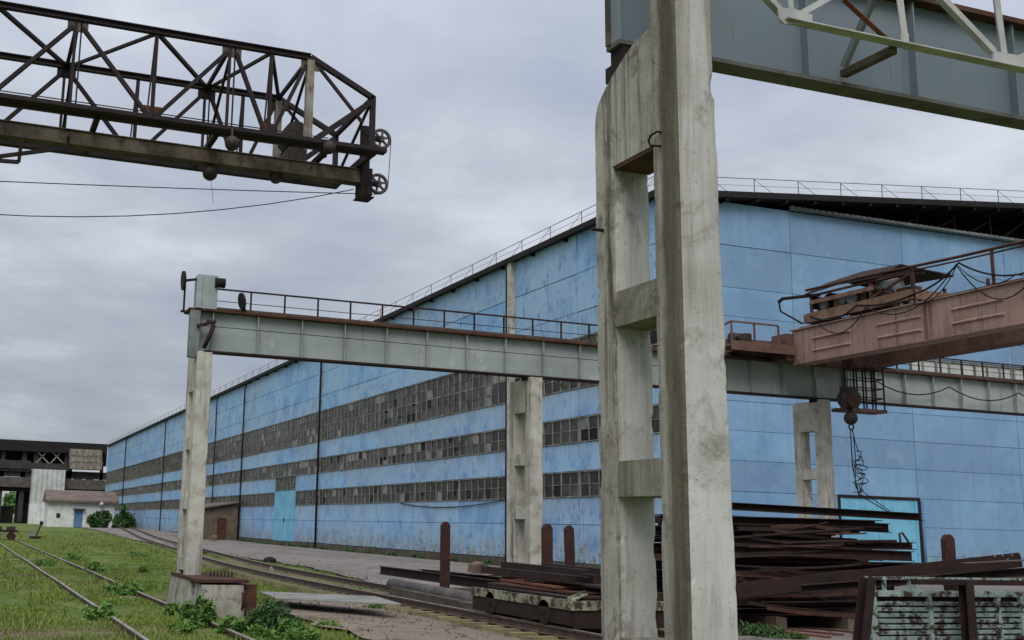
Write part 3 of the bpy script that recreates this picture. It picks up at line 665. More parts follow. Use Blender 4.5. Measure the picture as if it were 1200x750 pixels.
for i in range(7): part('anchor_bolt', MB().tube([(5.02+i*.07, 23.35-.02*i, .69), (5.02+i*.07, 23.35-.02*i, .82)], .016, 6).box(5.0+i*.07, 5.04+i*.07, 23.33-.02*i, 23.37-.02*i, .705, .73), M['rust_dark'], pl)
part('hook', MB().tube([(5.36, 21.9, .45), (5.36, 21.82, .42), (5.36, 21.82, .2), (5.36, 21.9, .16)], .03, 6), M['rust_dark'], pl)

# far runway beam
fb_ = thing('runway_beam', 'long grey green plate girder with handrail on the far columns', 'crane beam', (4.42, 24.05, 5.44), 'crane runway beams')
FB0, FB1, FY = 4.42, 44.0, 24.06
mb = MB().box(FB0, FB1, FY-.012, FY+.012, 5.475, 6.335)
part('web', mb, M['beam'], fb_)
part('flange', MB().box(FB0+.35, FB1, FY-.17, FY+.17, 5.44, 5.474), M['rust_dark'], fb_)
part('flange', MB().box(FB0-.05, FB1, FY-.19, FY+.45, 6.336, 6.385), M['rust'], fb_)
me = MB().box(-.008, .008, -.15, -.0125, 5.476, 6.334).mesh('stiffener', M['beam'])
x = FB0+.5; i = 0
while x < FB1: inst('stiffener', me, fb_, (x, FY, 0)); x += 1.02
part('rail', MB().box(FB0+.6, FB1, FY-.03, FY+.03, 6.386, 6.47), M['rail'], fb_)
mb = MB(); xs = list(np.arange(FB0+.66, 18.4, .80)) + list(np.arange(23.8, FB1, .80))
for x in xs: part('railing_post', MB().bar((x, FY+.42, 6.386), (x, FY+.42, 6.96), .035, .035), M['rust_dark'], fb_)
part('handrail', MB().bar((FB0+.3, FY+.42, 6.975), (18.5, FY+.42, 6.975), .04, .035).bar((23.7, FY+.42, 6.975), (FB1, FY+.42, 6.975), .04, .035), M['rust_dark'], fb_)
part('railing_wire', MB().tube([(FB0+.3, FY+.42, 6.70), (18.5, FY+.42, 6.70)], .009, 5).tube([(23.7, FY+.42, 6.70), (FB1, FY+.42, 6.70)], .009, 5), M['rust_dark'], fb_)
part('end_post', MB().box(4.53, 4.97, FY-.2, FY+.2, 6.386, 7.14).box(4.50, 4.62, FY-.23, FY-.201, 6.386, 7.10), M['beam'], fb_)
part('end_plate', MB().box(4.40, 4.62, FY-.2, FY-.02, 5.30, 6.33), M['corrugated'], fb_)
part('buffer', MB().tube([(4.9, FY-.22, 6.98), (5.12, FY-.22, 6.98)], .11, 10), M['black'], fb_)
def disc(c, r, ax, t=.05):
    c, ax = Vector(c), Vector(ax).normalized(); return MB().tube([c-ax*t/2, c+ax*t/2], r, 16)
part('pulley', disc((4.24, FY, 7.0), .22, (1, 0, .05)), M['black'], fb_); part('bracket', MB().bar((4.24, FY, 7.0), (4.54, FY, 7.06), .05, .05).bar((4.28, FY, 6.3), (4.28, FY, 7.0), .04, .04).box(4.22, 4.42, FY-.06, FY+.06, 6.30, 6.335), M['rust_dark'], fb_)
part('pulley', disc((5.55, FY-.1, 6.64), .19, (1, .12, .2)).bar((5.64, FY-.1, 6.386), (5.56, FY-.1, 6.64), .05, .05), M['black'], fb_)
p0 = [(4.75, FY-.25, 6.1), (4.85, FY-.28, 6.08), (4.9, FY-.3, 6.0), (4.82, FY-.26, 5.75), (4.72, FY-.24, 5.5)]
part('loose_bracket', MB().tube(p0, .05, 6).bar((4.55, FY-.22, 5.98), (4.95, FY-.3, 6.1), .12, .05), M['rust_dark'], fb_)
part('wire', MB().tube([(4.6+ (18-4.6)*t, FY-.2, 6.0-.05*t) for t in np.linspace(0, 1, 9)], .008, 5), M['black'], fb_)
fest = []                                    # sagging feed cable on the right part of the beam
for k in range(7):
    a, b_ = 23.2+k*2.6, 25.8+k*2.6
    fest += [(a+(b_-a)*t, FY-.2, 6.05-.5*4*t*(1-t)*.6) for t in np.linspace(0, 1, 8)[:-1]]
part('feed_cable', MB().tube(fest, .018, 5), M['black'], fb_)
for x in (12.82, 21.43): part('bearing', MB().box(x-.2, x+.2, FY-.14, FY+.14, 5.36, 5.44), M['rust_dark'], fb_)

# near runway beam (blue grey) behind the tall branch
nb = thing('runway_beam', 'blue grey plate girder resting on the big near column', 'crane beam', (4.5, 7.35, 5.52), 'crane runway beams')
YB = 7.36; Z0 = 5.655; X0 = 4.665
part('web', MB().box(X0+.02, 24, YB-.012, YB+.012, Z0+.036, Z0+.95), M['beam_near'], nb)
part('flange', MB().box(X0, 24, YB-.10, YB+.10, Z0, Z0+.035), M['flange_grey'], nb); part('flange', MB().box(X0, 24, YB-.13, YB+.45, Z0+.951, Z0+1.0), M['rust'], nb)
me = MB().box(-.008, .008, -.095, -.0125, Z0+.037, Z0+.949).mesh('stiffener', M['beam_near'])
for x in (6.55, 7.75, 8.95, 10.15, 11.35, 12.55, 13.75): inst('stiffener', me, nb, (x, YB, 0))
part('end_plate', MB().box(X0, X0+.019, YB-.095, YB+.095, Z0+.037, Z0+.949), M['beam_near'], nb)
part('edge_strip', MB().box(X0-.012, X0-.0005, YB+.03, YB+.095, Z0+.04, Z0+.949), M['truss_rail'], nb)
part('splice_angle', MB().box(5.22, 5.245, YB-.09, YB-.0125, Z0+.04, Z0+.94).box(5.246, 5.29, YB-.09, YB-.078, Z0+.04, Z0+.94), M['rust_dark'], nb)
part('bearing', MB().box(4.70, 4.87, YB-.09, YB+.09, 5.51, Z0-.001).box(4.66, 4.86, YB-.11, YB+.11, 5.38, 5.509), M['rust_dark'], nb)
# white lattice girder beside it
TYN = 6.62
wt = thing('lattice_girder', 'white painted lattice girder with rusty gussets bracketed to the near beam', 'lattice girder', tuple(AY(1050, 55, TYN)))
C4 = lambda x, y, Y=TYN: AY(840+x/3.3333, y/3.3333, Y)
a, b_ = C4(265, 82), C4(1200, 268); d = (b_-a); b_ = a+d*2.6
zlev = (a.z+b_.z)/2; a.z = zlev; b_.z = zlev
part('bottom_chord', MB().angle(a, b_, .055, .10, .012), M['white_steel'], wt)
part('top_chord', MB().angle(a+Vector((-.5, 0, .95)), b_+Vector((0, 0, .95)), .055, .10, .012), M['white_steel'], wt)
part('gusset', MB().prism([C4(235, 35), C4(290, 33), C4(370, 60), C4(368, 100), C4(262, 96), C4(240, 75)], (0, -.012, 0)), M['white_steel'], wt)
part('end_diagonal', MB().angle(C4(250, 50, TYN+.03), C4(130, -80, TYN+.03), .045, .06, .008), M['white_steel'], wt)
mem = [((283, 40), (270, -120), .05), ((325, 55), (620, -110), .05), ((728, 182), (680, -190), .065), ((1078, 205), (700, -190), .055), ((1112, 215), (1065, -130), .065), ((1170, 232), (1530, 60), .05)]
for p, q, t in mem: part('lattice_member', MB().angle(C4(*p, TYN+.03), C4(*q, TYN+.03), t, t, .008), M['white_steel'], wt)
part('gusset', MB().prism([C4(1078, 200), C4(1195, 222), C4(1197, 272), C4(1076, 258)], (0, -.012, 0)), M['white_steel'], wt)
part('gusset', MB().prism([C4(716, 130), C4(745, 132), C4(747, 186), C4(718, 184)], (0, -.012, 0)), M['white_steel'], wt)
part('rusty_strut', MB().angle(C4(500, -5, TYN+.1), C4(664, 145, TYN+.06), .04, .05, .008), M['rust_red'], wt)
part('bracket_strut', MB().bar(C4(495, 290, YB-.10), C4(690, 195, TYN+.05), .07, .06), M['truss_rail'], wt)
part('bracket_strut', MB().bar(C4(610, 0, TYN+.3), C4(495, 262, YB-.105), .05, .05), M['corrugated'], wt)

# ================================================================== PINK BRIDGE CRANE
GX = 20.05; GZ0, GZ1 = 6.72, 7.55
GZ0, GZ1 = 6.19, 7.09
bc = thing('bridge_crane', 'faded pink overhead travelling crane spanning between the two runway beams', 'crane', (GX+1, 16, GZ0), 'overhead cranes')
def girder(x):
    mb = MB().box(x, x+.42, 7.9, 23.35, GZ0+.02, GZ1-.02)
    mb.box(x-.05, x+.47, 7.9, 23.4, GZ1-.02+.001, GZ1+.01); mb.box(x-.03, x+.45, 7.9, 23.35, GZ0, GZ0+.019)
    return mb
g1 = part('girder', girder(GX), [M['pink']], bc)
part('girder', girder(GX+1.75), [M['pink_dark']], bc)
for y0 in np.arange(8.4, 22.5, 2.15):      # pressed stiffening ribs on the visible web
    for dz in (.27, .58):
        p, q = Vector((GX-.001, y0, GZ0+dz)), Vector((GX-.001, y0+1.35, GZ0+dz)); mb = MB()
        mb.prism([(GX, y0, GZ0+dz-.045), (GX-.035, y0+.04, GZ0+dz-.01), (GX-.035, y0+.04, GZ0+dz+.01), (GX, y0, GZ0+dz+.045)], (0, 1.3, 0))
        part('rib', mb, M['pink'], g1)
for y0 in np.arange(9.4, 22, 3.2): part('seam_strip', MB().box(GX-.006, GX-.001, y0, y0+.09, GZ0+.04, GZ1-.04), M['pink_dark'], g1)
part('trolley_rail', MB().box(GX+.18, GX+.24, 7.9, 23.3, GZ1+.011, GZ1+.09).box(GX+1.93, GX+1.99, 7.9, 23.3, GZ1+.011, GZ1+.09), M['rail'], bc)
ec = part('end_carriage', MB().box(18.55, 23.9, FY-.20, FY+.16, 6.50, 6.86).box(GX-.25, GX+.5, 23.3, FY-.205, GZ0+.1, GZ1-.1).box(GX+1.5, GX+2.25, 23.3, FY-.205, GZ0+.1, GZ1-.1), M['pink_dark'], bc)
part('end_carriage', MB().box(18.55, 23.9, YB-.2, YB+.2, 6.80, 7.12).box(GX, GX+.42, YB+.205, 7.9, GZ0+.1, GZ1-.1).box(GX+1.75, GX+2.17, YB+.205, 7.9, GZ0+.1, GZ1-.1), M['pink_dark'], bc)
for x in (18.8, 23.6): part('wheel', disc((x, FY, 6.62), .155, (0, 1, 0), .12), M['rail'], bc); part('wheel', disc((x, YB, 6.81), .15, (0, 1, 0), .12), M['rail'], bc)
# platform with rail at the far left end
pf = part('platform', MB().box(18.0, GX-.055, 23.2, FY-.205, 6.52, 6.57).box(18.0, GX-.055, 23.18, 23.198, 6.42, 6.66), M['pink_dark'], bc)
mb = MB()
for x in (18.05, 18.75, 19.5): mb.bar((x, 23.22, 6.571), (x, 23.22, 7.14), .04, .04)
mb.bar((18.05, 23.22, 7.15), (19.5, 23.22, 7.15), .04, .04).bar((18.05, 23.22, 7.15), (18.05, 23.85, 7.05), .04, .04)
part('railing', mb, M['pink_dark'], pf)
mt = part('drive_motor', MB().tube([(18.2, 23.45, 6.76), (18.55, 23.45, 6.76)], .15, 12).box(18.55, 18.75, 23.33, 23.57, 6.6, 6.9).tube([(18.35, 23.2, 6.76), (18.35, 23.3, 6.76)], .1, 10), M['machine'], pf)
# handrail along the girder
mb = MB(); hz = 8.02
def hrail(y): return 7.35+.031*y+.012*math.sin(y*1.3)
part('guard_rail', MB().tube([(GX-.02, y, hrail(y)) for y in np.linspace(8, 22.75, 24)], .035, 8).tube([(GX-.02, y, hrail(y)-.09) for y in np.linspace(8, 20.7, 20)], .02, 6), M['rust'], bc)
for y in (9.2, 11.2, 13.2, 15.2, 17.2, 19.3): part('rail_post', MB().bar((GX-.02, y, GZ1), (GX-.02, y, hrail(y)-.02), .05, .05), M['rust'], bc)
# festoon cables
def fes(pts, sag, r=.022):
    out = []
    for (a, b), s in zip(zip(pts[:-1], pts[1:]), sag):
        a, b = Vector(a), Vector(b)
        out += [a.lerp(b, t)-Vector((0, 0, s*4*t*(1-t))) for t in np.linspace(0, 1, 12)[:-1]]
    return MB().tube(out+[Vector(pts[-1])], r, 6)
cx_ = GX-.06
part('festoon_cable', fes([(cx_, 22.6, 7.35), (cx_, 21.0, 7.35), (cx_, 19.25, 7.3), (cx_, 18.0, 7.75), (cx_, 16.4, 7.2), (cx_, 14.5, 7.75), (cx_, 12, 7.3)], (.22, .1, .1, .15, .1, .1)), M['black'], bc)
part('festoon_cable', fes([(cx_-.03, 22.3, 7.1), (cx_-.03, 20.7, 7.25), (cx_-.03, 18.05, 7.72), (cx_-.03, 16.2, 7.1), (cx_-.03, 13, 7.6)], (.42, .55, .62, .5), .014), M['black'], bc)
part('festoon_cable', fes([(cx_-.05, 19.4, 7.15), (cx_-.05, 18.0, 7.7), (cx_-.05, 16.6, 7.2), (cx_-.05, 13, 7.7)], (.35, .3, .5), .012), M['black'], bc)
# hoist trolley
ty0, ty1 = 19.3, 22.85
tro = thing('hoist_trolley', 'hoist trolley with machinery under a rusty sheet roof on top of the pink crane', 'hoist trolley', (GX+1.1, 21, GZ1+.1))
part('frame', MB().box(GX-.05, GX+2.4, ty0, ty0+.14, 7.2, 7.42).box(GX-.05, GX+2.4, ty1-.14, ty1, 7.2, 7.42).box(GX-.06, GX+.1, ty0+.14, ty1-.14, 7.19, 7.43).box(GX+2.2, GX+2.4, ty0+.14, ty1-.14, 7.2, 7.42), M['cream'], tro)
for y in (ty0+.5, ty1-.5):
    for x in (GX+.21, GX+1.96): part('wheel', disc((x, y, GZ1+.19), .10, (1, 0, 0), .1), M['rail'], tro)
part('drum', MB().tube([(GX+.35, 22.35, 7.68), (GX+2.1, 22.35, 7.68)], .26, 14), M['machine'], tro)
part('motor', MB().tube([(GX+.6, 21.15, 7.65), (GX+1.3, 21.15, 7.65)], .22, 12).box(GX+.65, GX+1.25, 20.95, 21.35, 7.425, 7.5), M['machine'], tro)
part('motor', MB().tube([(GX+.25, 20.4, 7.66), (GX+.25, 20.0, 7.66)], .2, 12).box(GX+.12, GX+.5, 20.0, 20.35, 7.425, 7.5), M['corrugated'], tro)
for y, r_ in ((21.35, .16), (22.3, .12), (21.65, .1)): part('brake_drum', MB().tube([(GX+.1, y, 7.6), (GX+.2, y, 7.6)], r_, 12), M['corrugated'], tro)
part('gearbox', MB().box(GX+1.05, GX+1.5, 21.45, 22.05, 7.425, 7.95).box(GX+.15, GX+.6, 20.6, 20.9, 7.425, 7.9), M['machine'], tro)
for y in (ty0+.05, 20.6, ty1-.25):
    part('canopy_post', MB().bar((GX, y, 7.43), (GX, y, 7.86), .06, .06), M['rust'], tro); part('canopy_post', MB().bar((GX+2.3, y, 7.43), (GX+2.3, y, 7.9), .06, .06), M['rust'], tro)
part('canopy_rail', MB().bar((GX-.01, ty1-.25, 7.70), (GX-.01, 20.5, 7.68), .05, .1), M['cream'], tro)
part('canopy_rail', MB().bar((GX, ty1-.2, 7.87), (GX, ty0, 7.84), .06, .05), M['rust'], tro)
part('canopy_brace', MB().bar((GX, 20.6, 7.45), (GX, ty0+.1, 7.8), .05, .05), M['rust'], tro)
part('canopy_brace', MB().bar((GX, 20.6, 7.78), (GX, 19.95, 7.45), .05, .05), M['rust'], tro)
za_ = 7.93; yr0 = 20.35
cp = MB().prism([(GX-.08, yr0, za_-.05), (GX-.08, 21.6, za_+.02), (GX-.08, ty1-.05, za_-.03), (GX-.08, ty1-.05, za_), (GX-.08, 21.6, za_+.05), (GX-.08, yr0, za_-.02)], (.8, 0, .40))
cp.prism([(GX+.721, yr0, za_+.35), (GX+.721, 21.6, za_+.42), (GX+.721, ty1-.4, za_+.37), (GX+.721, ty1-.4, za_+.40), (GX+.721, 21.6, za_+.45), (GX+.721, yr0, za_+.38)], (1.65, 0, -.12))
part('canopy', cp, M['rust_dark'], tro)
part('canopy_rail', MB().bar((GX+.3, yr0, za_+.02), (GX+.3, ty0, za_-.1), .08, .06), M['rust_dark'], tro)
for k, (dx, y, sx_, sy_, h_) in enumerate([(.14, 22.45, .2, .22, .34), (.16, 21.85, .16, .3, .25), (.2, 21.5, .3, .14, .38), (.15, 20.95, .2, .28, .3), (.2, 20.45, .25, .2, .22), (.18, 19.8, .3, .5, .14)]):
    part('machine_box', MB().box(GX+dx, GX+dx+sx_, y-sy_/2, y+sy_/2, 7.435, 7.435+h_), M[('machine', 'cream', 'rust')[k % 3]], tro)
part('end_sheet', MB().box(GX+.05, GX+2.25, ty1-.2, ty1-.18, 7.55, 7.88), M['rust_dark'], tro)
part('cable_arm', MB().tube([(GX, 22.3, 7.85), (GX-.05, 23.6, 7.98), (GX-.05, 23.75, 7.92)], .045, 8).tube([(GX-.05, 23.74, 7.92), (GX-.05, 23.7, 7.66), (GX-.05, 22.9, 7.2)], .025, 6), M['rust_dark'], tro)
# hook block hanging from the trolley
hk = AY(997, 490, 22.4); hx, hy = hk.x, 22.4
hb = thing('hook_block', 'dark hook block with steel ball hanging from the pink crane', 'hook block', (hx, hy, hk.z), None)
mb = MB()
for dx in (-.16, -.05, .06, .16): mb.tube([(hx+dx*.8, hy, hk.z+.5), (min(max(hx+dx, GX+.46), GX+1.7), hy, 7.45)], .012, 5)
part('rope', mb, M['black'], hb)
part('sheave_housing', MB().box(hx-.2, hx+.16, hy-.12, hy+.12, hk.z+.26, hk.z+.78).tube([(hx-.02, hy-.16, hk.z+.48), (hx-.02, hy+.16, hk.z+.48)], .24, 14), M['machine'], hb)
part('sheave_cap', MB().tube([(hx-.08, hy-.19, hk.z+.42), (hx-.08, hy-.161, hk.z+.42)], .15, 14), M['rust'], hb)
part('shank', MB().tube([(hx, hy, hk.z+.1), (hx, hy, hk.z+.27)], .07, 8), M['machine'], hb)
part('ball', MB().ball((hx, hy, hk.z), .17, 0, 14, 10), M['machine'], hb)
part('ring', MB().tube([Vector((hx+.07*math.cos(a), hy, hk.z-.22+.07*math.sin(a))) for a in np.linspace(0, 2*math.pi, 13)], .02, 6), M['machine'], hb)
gend = Vector((hx+.2, hy-1.2, 2.3))
sw = [(hx-.03, hy, hk.z-.26), (hx-.03, hy, hk.z-1.2), (hx+.02, hy-.1, hk.z-1.9), tuple(gend)]
sling = solo('wire_sling', MB().tube(sw, .014, 5).tube([(hx+.04, hy, hk.z-.26), (hx+.08, hy, hk.z-.9), (hx-.02, hy-.05, hk.z-1.7), tuple(gend)], .012, 5).tube(
    [Vector((hx+.15+.12*math.sin(i*.62)+.06*math.sin(i*1.37), hy-.05+.1*math.cos(i*.47), hk.z-.9-.0095*i+.10*math.sin(i*.53+1))) for i in range(110)], .011, 5).tube([(hx+.02, hy, hk.z-.27), (hx+.1, hy, hk.z-.6), (hx+.17, hy-.02, hk.z-.85)], .012, 5),
    M['black'], 'tangled wire rope sling dangling from the hook block', 'wire rope')
# wire cage hung behind the hook
cg = thing('inspection_cage', 'rusty wire cage hanging under the pink crane beside the hook block', 'cage', tuple(AY(1015, 480, 22.6)))
A0, A1 = AY(984, 478, 22.9), AY(1029, 434, 22.9); x0, x1, z0 = A0.x, A1.x, A0.z; z1 = GZ0; y0, y1 = 22.75, 23.15
mb = MB()
for x in np.linspace(x0+.45, x1, 4):
    for y in (y0, y1): mb.bar((x, y, z0), (x, y, z1), .03, .03)
for z in np.linspace(z0+.3, z1-.05, 4):
    mb.bar((x0+.45, y0, z), (x1, y0, z), .025, .025).bar((x0+.45, y1, z), (x1, y1, z), .025, .025).bar((x1, y0, z), (x1, y1, z), .025, .025)
part('bars', mb, M['rust_dark'], cg)
part('floor', MB().box(x0, x1+.03, y0-.05, y1+.05, z0-.08, z0), M['pink_dark'], cg)

# ================================================================== TRUSS CRANE (upper left)
YF, YR = 28.0, 31.3
tc_ = thing('gantry_crane', 'dark maroon lattice bridge of a gantry crane ending in two pulleys', 'crane', (-10, 29.6, 0), 'overhead cranes')
def tz(px, py, Y): return AY(px, py, Y)
ZT = AY(180, 36, YF).z; ZB = AY(222, 149, YF).z
def ftop(px): p = AY(px, 36, YF); return Vector((p.x, YF, ZT))
def at(px, py, Y): return AY(px, py, Y)
XE = at(364, 66, YF).x
def XF(px, py): return at(px, py, YF).x
def bar2(name, p, q, w, mat=None, parent=None): return part(name, MB().channel(p, q, w, w*.8, .02) if w > .13 else MB().bar(p, q, w, w), mat or M['truss'], parent or tc_)
XL = -14.0
E1 = Vector((at(437, 115, YF).x, YF, at(437, 115, YF).z))
for Y, nm in ((YF, 'top_chord'), (YR, 'top_chord')):
    part(nm, MB().ibeam((XL, Y, ZT), (XE, Y, ZT), .17, .16, .03, .03), M['truss'], tc_)
    part('end_chord', MB().bar((XE, Y, ZT), (E1.x, Y, E1.z), .14, .14), M['truss'], tc_)
    part('bottom_chord', MB().box(XL, E1.x+.1, Y-.12, Y+.12, ZB-.08, ZB+.08), M['truss'], tc_)
part('walkway', MB().box(XL, E1.x+.3, YF-.42, YF-.13, ZB-.07, ZB-.03).box(XL, E1.x+.3, YF-.44, YF-.421, ZB-.07, ZB+.04), M['truss'], tc_)
xn = [XF(92, 24), XF(180, 40), XF(272, 57)]; dxn = (xn[2]-xn[0])/2
tops = [XE, xn[2], xn[0], xn[0]-2*dxn, xn[0]-4*dxn, xn[0]-6*dxn, xn[0]-8*dxn]; bots = [(tops[i]+tops[i+1])/2 for i in range(len(tops)-1)]
for Y in (YF, YR):
    for i, t in enumerate(tops):
        if t < XL: continue
        part('gusset', MB().box(t-.26, t+.26, Y-.02, Y+.02, ZT-.38, ZT-.11), M['truss_rail'] if Y == YF else M['truss'], tc_)
        if i: part('upright', MB().bar((t-.05, Y, ZB), (t-.05, Y, ZT), .075, .075).bar((t+.09, Y, ZB), (t+.09, Y, ZT), .04, .04), M['truss'], tc_)
        for j in (i-1, i):
            if j < 0 or j >= len(bots) or bots[j] < XL: continue
            s = 1 if bots[j] > t else -1
            if i == 0 and s > 0: continue
            part('diagonal', MB().channel((t+.12*s, Y, ZT-.25), (bots[j]-.1*s, Y, ZB+.15), .125, .10, .02, (0, 1, 0)), M['truss'], tc_)
    for b_ in bots:
        if b_ < XL: continue
        part('gusset', MB().box(b_-.24, b_+.24, Y-.025, Y+.025, ZB+.11, ZB+.42), M['rust'] if Y == YF else M['truss'], tc_)
        part('upright', MB().bar((b_, Y, ZB), (b_, Y, ZT), .10, .08).bar((b_-.14, Y, ZB), (b_-.02, Y, ZT), .04, .04), M['truss'], tc_)
    part('end_post', MB().box(XE-.10, XE+.10, Y-.10, Y+.10, ZB+.11, ZT-.11), M['truss_pale'], tc_, 'pale broad post at the end of the lattice')
    part('diagonal', MB().bar((XE+.2, Y, ZB+.15), (E1.x-.08, Y, E1.z-.15), .15, .15), M['truss'], tc_)
    part('diagonal', MB().bar((XE+.2, Y, ZT-.2), (E1.x-.3, Y, ZB+.85), .08, .08), M['truss'], tc_)
    part('end_upright', MB().box(E1.x-.07, E1.x+.07, Y-.07, Y+.07, ZB+.11, E1.z+.05), M['truss'], tc_)
for i in range(len(tops)):   # top lateral bracing between the two trusses
    t = tops[i]
    if t < XL: continue
    part('cross_tie', MB().bar((t, YF, ZT), (t, YR, ZT), .10, .10), M['truss'], tc_)
    if i < len(bots):
        part('top_brace', MB().bar((t, YR, ZT-.03), (bots[i], YF, ZT-.03), .10, .10), M['truss'], tc_); part('top_brace', MB().bar((tops[i+1], YR, ZT-.06), (bots[i], YF, ZT-.06), .08, .08), M['truss'], tc_)
    part('sway_brace', MB().bar((t, YF, ZT-.1), (t, YR, ZB+.1), .07, .07), M['truss'], tc_)
part('end_tie', MB().bar((E1.x, YF, E1.z), (E1.x, YR, E1.z), .12, .12).bar((E1.x, YF, ZB), (E1.x, YR, ZB), .14, .2).bar((E1.x, YF, E1.z), (E1.x, YR, ZB+.1), .07, .07), M['truss'], tc_)
for k in range(3): part('hand_line', MB().tube([(XL, YR-.5, ZB+.45+.42*k), (E1.x-.4, YR-.5, ZB+.45+.42*k)], .018, 5), M['truss'], tc_)
# hanging monorail tube
YM = 29.2; zt = (at(0, 152, YM).z + at(416, 207, YM).z)/2; xe = at(420, 207, YM).x
part('monorail_beam', MB().box(XL, xe, YM-.17, YM+.17, zt-.18, zt+.18).box(XL, xe, YM-.21, YM+.21, zt-.205, zt-.181).box(XL, xe, YM-.21, YM+.21, zt+.181, zt+.205), M['truss_rail'], tc_, 'rusty cream box rail slung below the lattice')
for x in np.arange(XL+1, xe, 3.1): part('hanger', MB().bar((x, YM, zt+.205), (x, YM, ZB), .08, .08).bar((x, YF, ZB-.05), (x, YR, ZB-.05), .14, .14), M['truss'], tc_)
eb = part('end_bracket', MB().box(xe, xe+.14, YM-.25, YM+.25, zt-.6, ZB-.1).box(xe+.14, xe+.36, YM-.2, YM+.2, zt-.55, ZB-.1).box(xe-.05, xe+.4, YM-.28, YM+.28, zt-.63, zt-.601), M['truss'], tc_)
def spoked(c, r):
    mb = MB(); c = Vector(c); n = 24; ring = []
    for k in range(n+1):
        a = 2*math.pi*k/n; ring.append(c+Vector((math.cos(a)*r, 0, math.sin(a)*r)))
    mb.tube(ring, .05, 6, cap=False)
    for k in range(6):
        a = 2*math.pi*k/6+.3; mb.bar(c, c+Vector((math.cos(a)*r, 0, math.sin(a)*r)), .05, .07, (0, 1, 0))
    mb.tube([c-Vector((0, .1, 0)), c+Vector((0, .1, 0))], .09, 10); return mb
p1 = at(446.5, 163, YM); p2 = at(443, 215.5, YM)
for p, zz in ((p1, ZB+.1), (p2, zt-.3)):
    part('pulley', spoked(p, .27), M['pipe'], tc_); part('pulley_arm', MB().bar(p+Vector((0, .08, 0)), (xe+.2, YM+.08, p.z), .1, .12).bar(p-Vector((0, .08, 0)), (xe+.2, YM-.08, p.z), .05, .08), M['truss'], tc_)
part('upright_plate', MB().box(xe+.05, xe+.3, YM-.1, YM+.1, ZB-.1, p1.z+.3), M['truss'], tc_)
part('rope', MB().tube([p1+Vector((.31, 0, 0)), p2+Vector((.31, 0, 0))], .012, 5), M['truss'], tc_)
part('rope', MB().tube([p2-Vector((0, 0, .31))] + [Vector((p2.x+(XL-p2.x)*t, YM, p2.z-.31-2.0*t-.5*t*(1-t))) for t in np.linspace(.05, 1, 14)], .014, 5), M['black'], tc_)
q0 = at(414, 222, YM); part('rope', MB().tube([Vector((q0.x+(XL-q0.x)*t, YM, q0.z-4.6*t*(1-t)*1.75+.1*t)) for t in np.linspace(0, 1, 20)], .014, 5), M['black'], tc_)
# winch, weights, lug
part('winch', MB().box(at(345,140,29.8).x-.25, at(345,140,29.8).x+.3, 29.4, 30.4, ZB-.1, ZB+.35).tube([(at(345,140,29.8).x, 29.4, ZB+.75), (at(345,140,29.8).x, 30.2, ZB+.75)], .4, 14), M['machine'], tc_)
part('floodlight', MB().ball(at(272, 168, YF-.55), .2).bar(at(272, 168, YF-.55), at(272, 150, YF-.44), .05, .05), M['machine'], tc_)
part('floodlight', MB().ball(at(246, 203, YM), .21).bar(at(246, 203, YM), at(246, 188, YM), .05, .05), M['machine'], tc_)
part('floodlight', MB().ball(at(386, 173, YF-.55), .18).bar(at(386, 173, YF-.55), at(386, 165, YF-.44), .05, .05), M['machine'], tc_)
lp = at(323, 208, YM); part('lug', MB().tube([lp+Vector((.14*math.cos(a), 0, .14*math.sin(a))) for a in np.linspace(0, 2*math.pi, 13)], .05, 6).bar(lp+Vector((0, 0, .12)), lp+Vector((0, 0, .35)), .12, .1), M['machine'], tc_)
a, b_, c_ = at(-30, 187, YF+.3), at(80, 173, YF+.3), at(25, 166, YF+.3)
part('hanging_frame', MB().bar(a, b_, .09, .09).bar(c_, at(22, 190, YF+.3), .09, .09).bar(at(-30, 186, YF+.3), at(22, 190, YF+.3), .09, .09).bar(b_, at(80, 160, YF+.3), .08, .08), M['truss'], tc_)
part('cable', MB().tube([at(246, 200, YM), at(250, 238, YM)], .006, 4), M['black'], tc_)
for Y, s in ((YF-2.2, -1), (YR+2.2, 1)):    # supporting leg of the gantry, left of the view
    part('leg', MB().bar((-11.0, Y, -.1), (-10.0, 29.65+s*1.65, ZB), .45, .5), M['truss'], tc_)
part('leg_tie', MB().bar((-10.9, YF-2.0, 1.0), (-10.9, YR+2.0, 1.0), .3, .3).bar((-10.5, YF-.9, 6.0), (-10.5, YR+.9, 6.0), .2, .2), M['truss'], tc_)

# ================================================================== SCRAP YARD, WAGON, STAKES
def stake(px, ptop, Y, wd, label, seed, lean=0):
    t = AY(px, ptop, Y); x = t.x; z1 = t.z; mb = MB(); h = wd/2
    pr = [(-h, 0), (h, 0), (h, z1-h*.9), (h*.55, z1-h*.25), (0, z1), (-h*.55, z1-h*.25), (-h, z1-h*.9)]
    mb.prism([(x+a+lean*(b-.5), Y-.06, b-.1 if b == 0 else b) for a, b in pr], (0, .12, 0))
    mb.box(x-h*.35, x+h*.35, Y-.072, Y-.061, .1, z1-.25)
    return solo('steel_stake', mb, M['stake'], label, 'stake', 'rusty rounded stakes', (x, Y, 0))
stake(522, 611, 26.0, .22, 'rusty rounded stake standing alone by the grey pipe', 1)
stake(641, 613.5, 20.6, .20, 'rusty rounded stake in front of the concrete column', 2)
stake(668.5, 615.5, 22.8, .20, 'rusty rounded stake just right of the concrete column, slightly leaning', 3, -.03)
stake(1110, 626, 16.4, .22, 'rusty stake behind the pale green wagon side', 4)

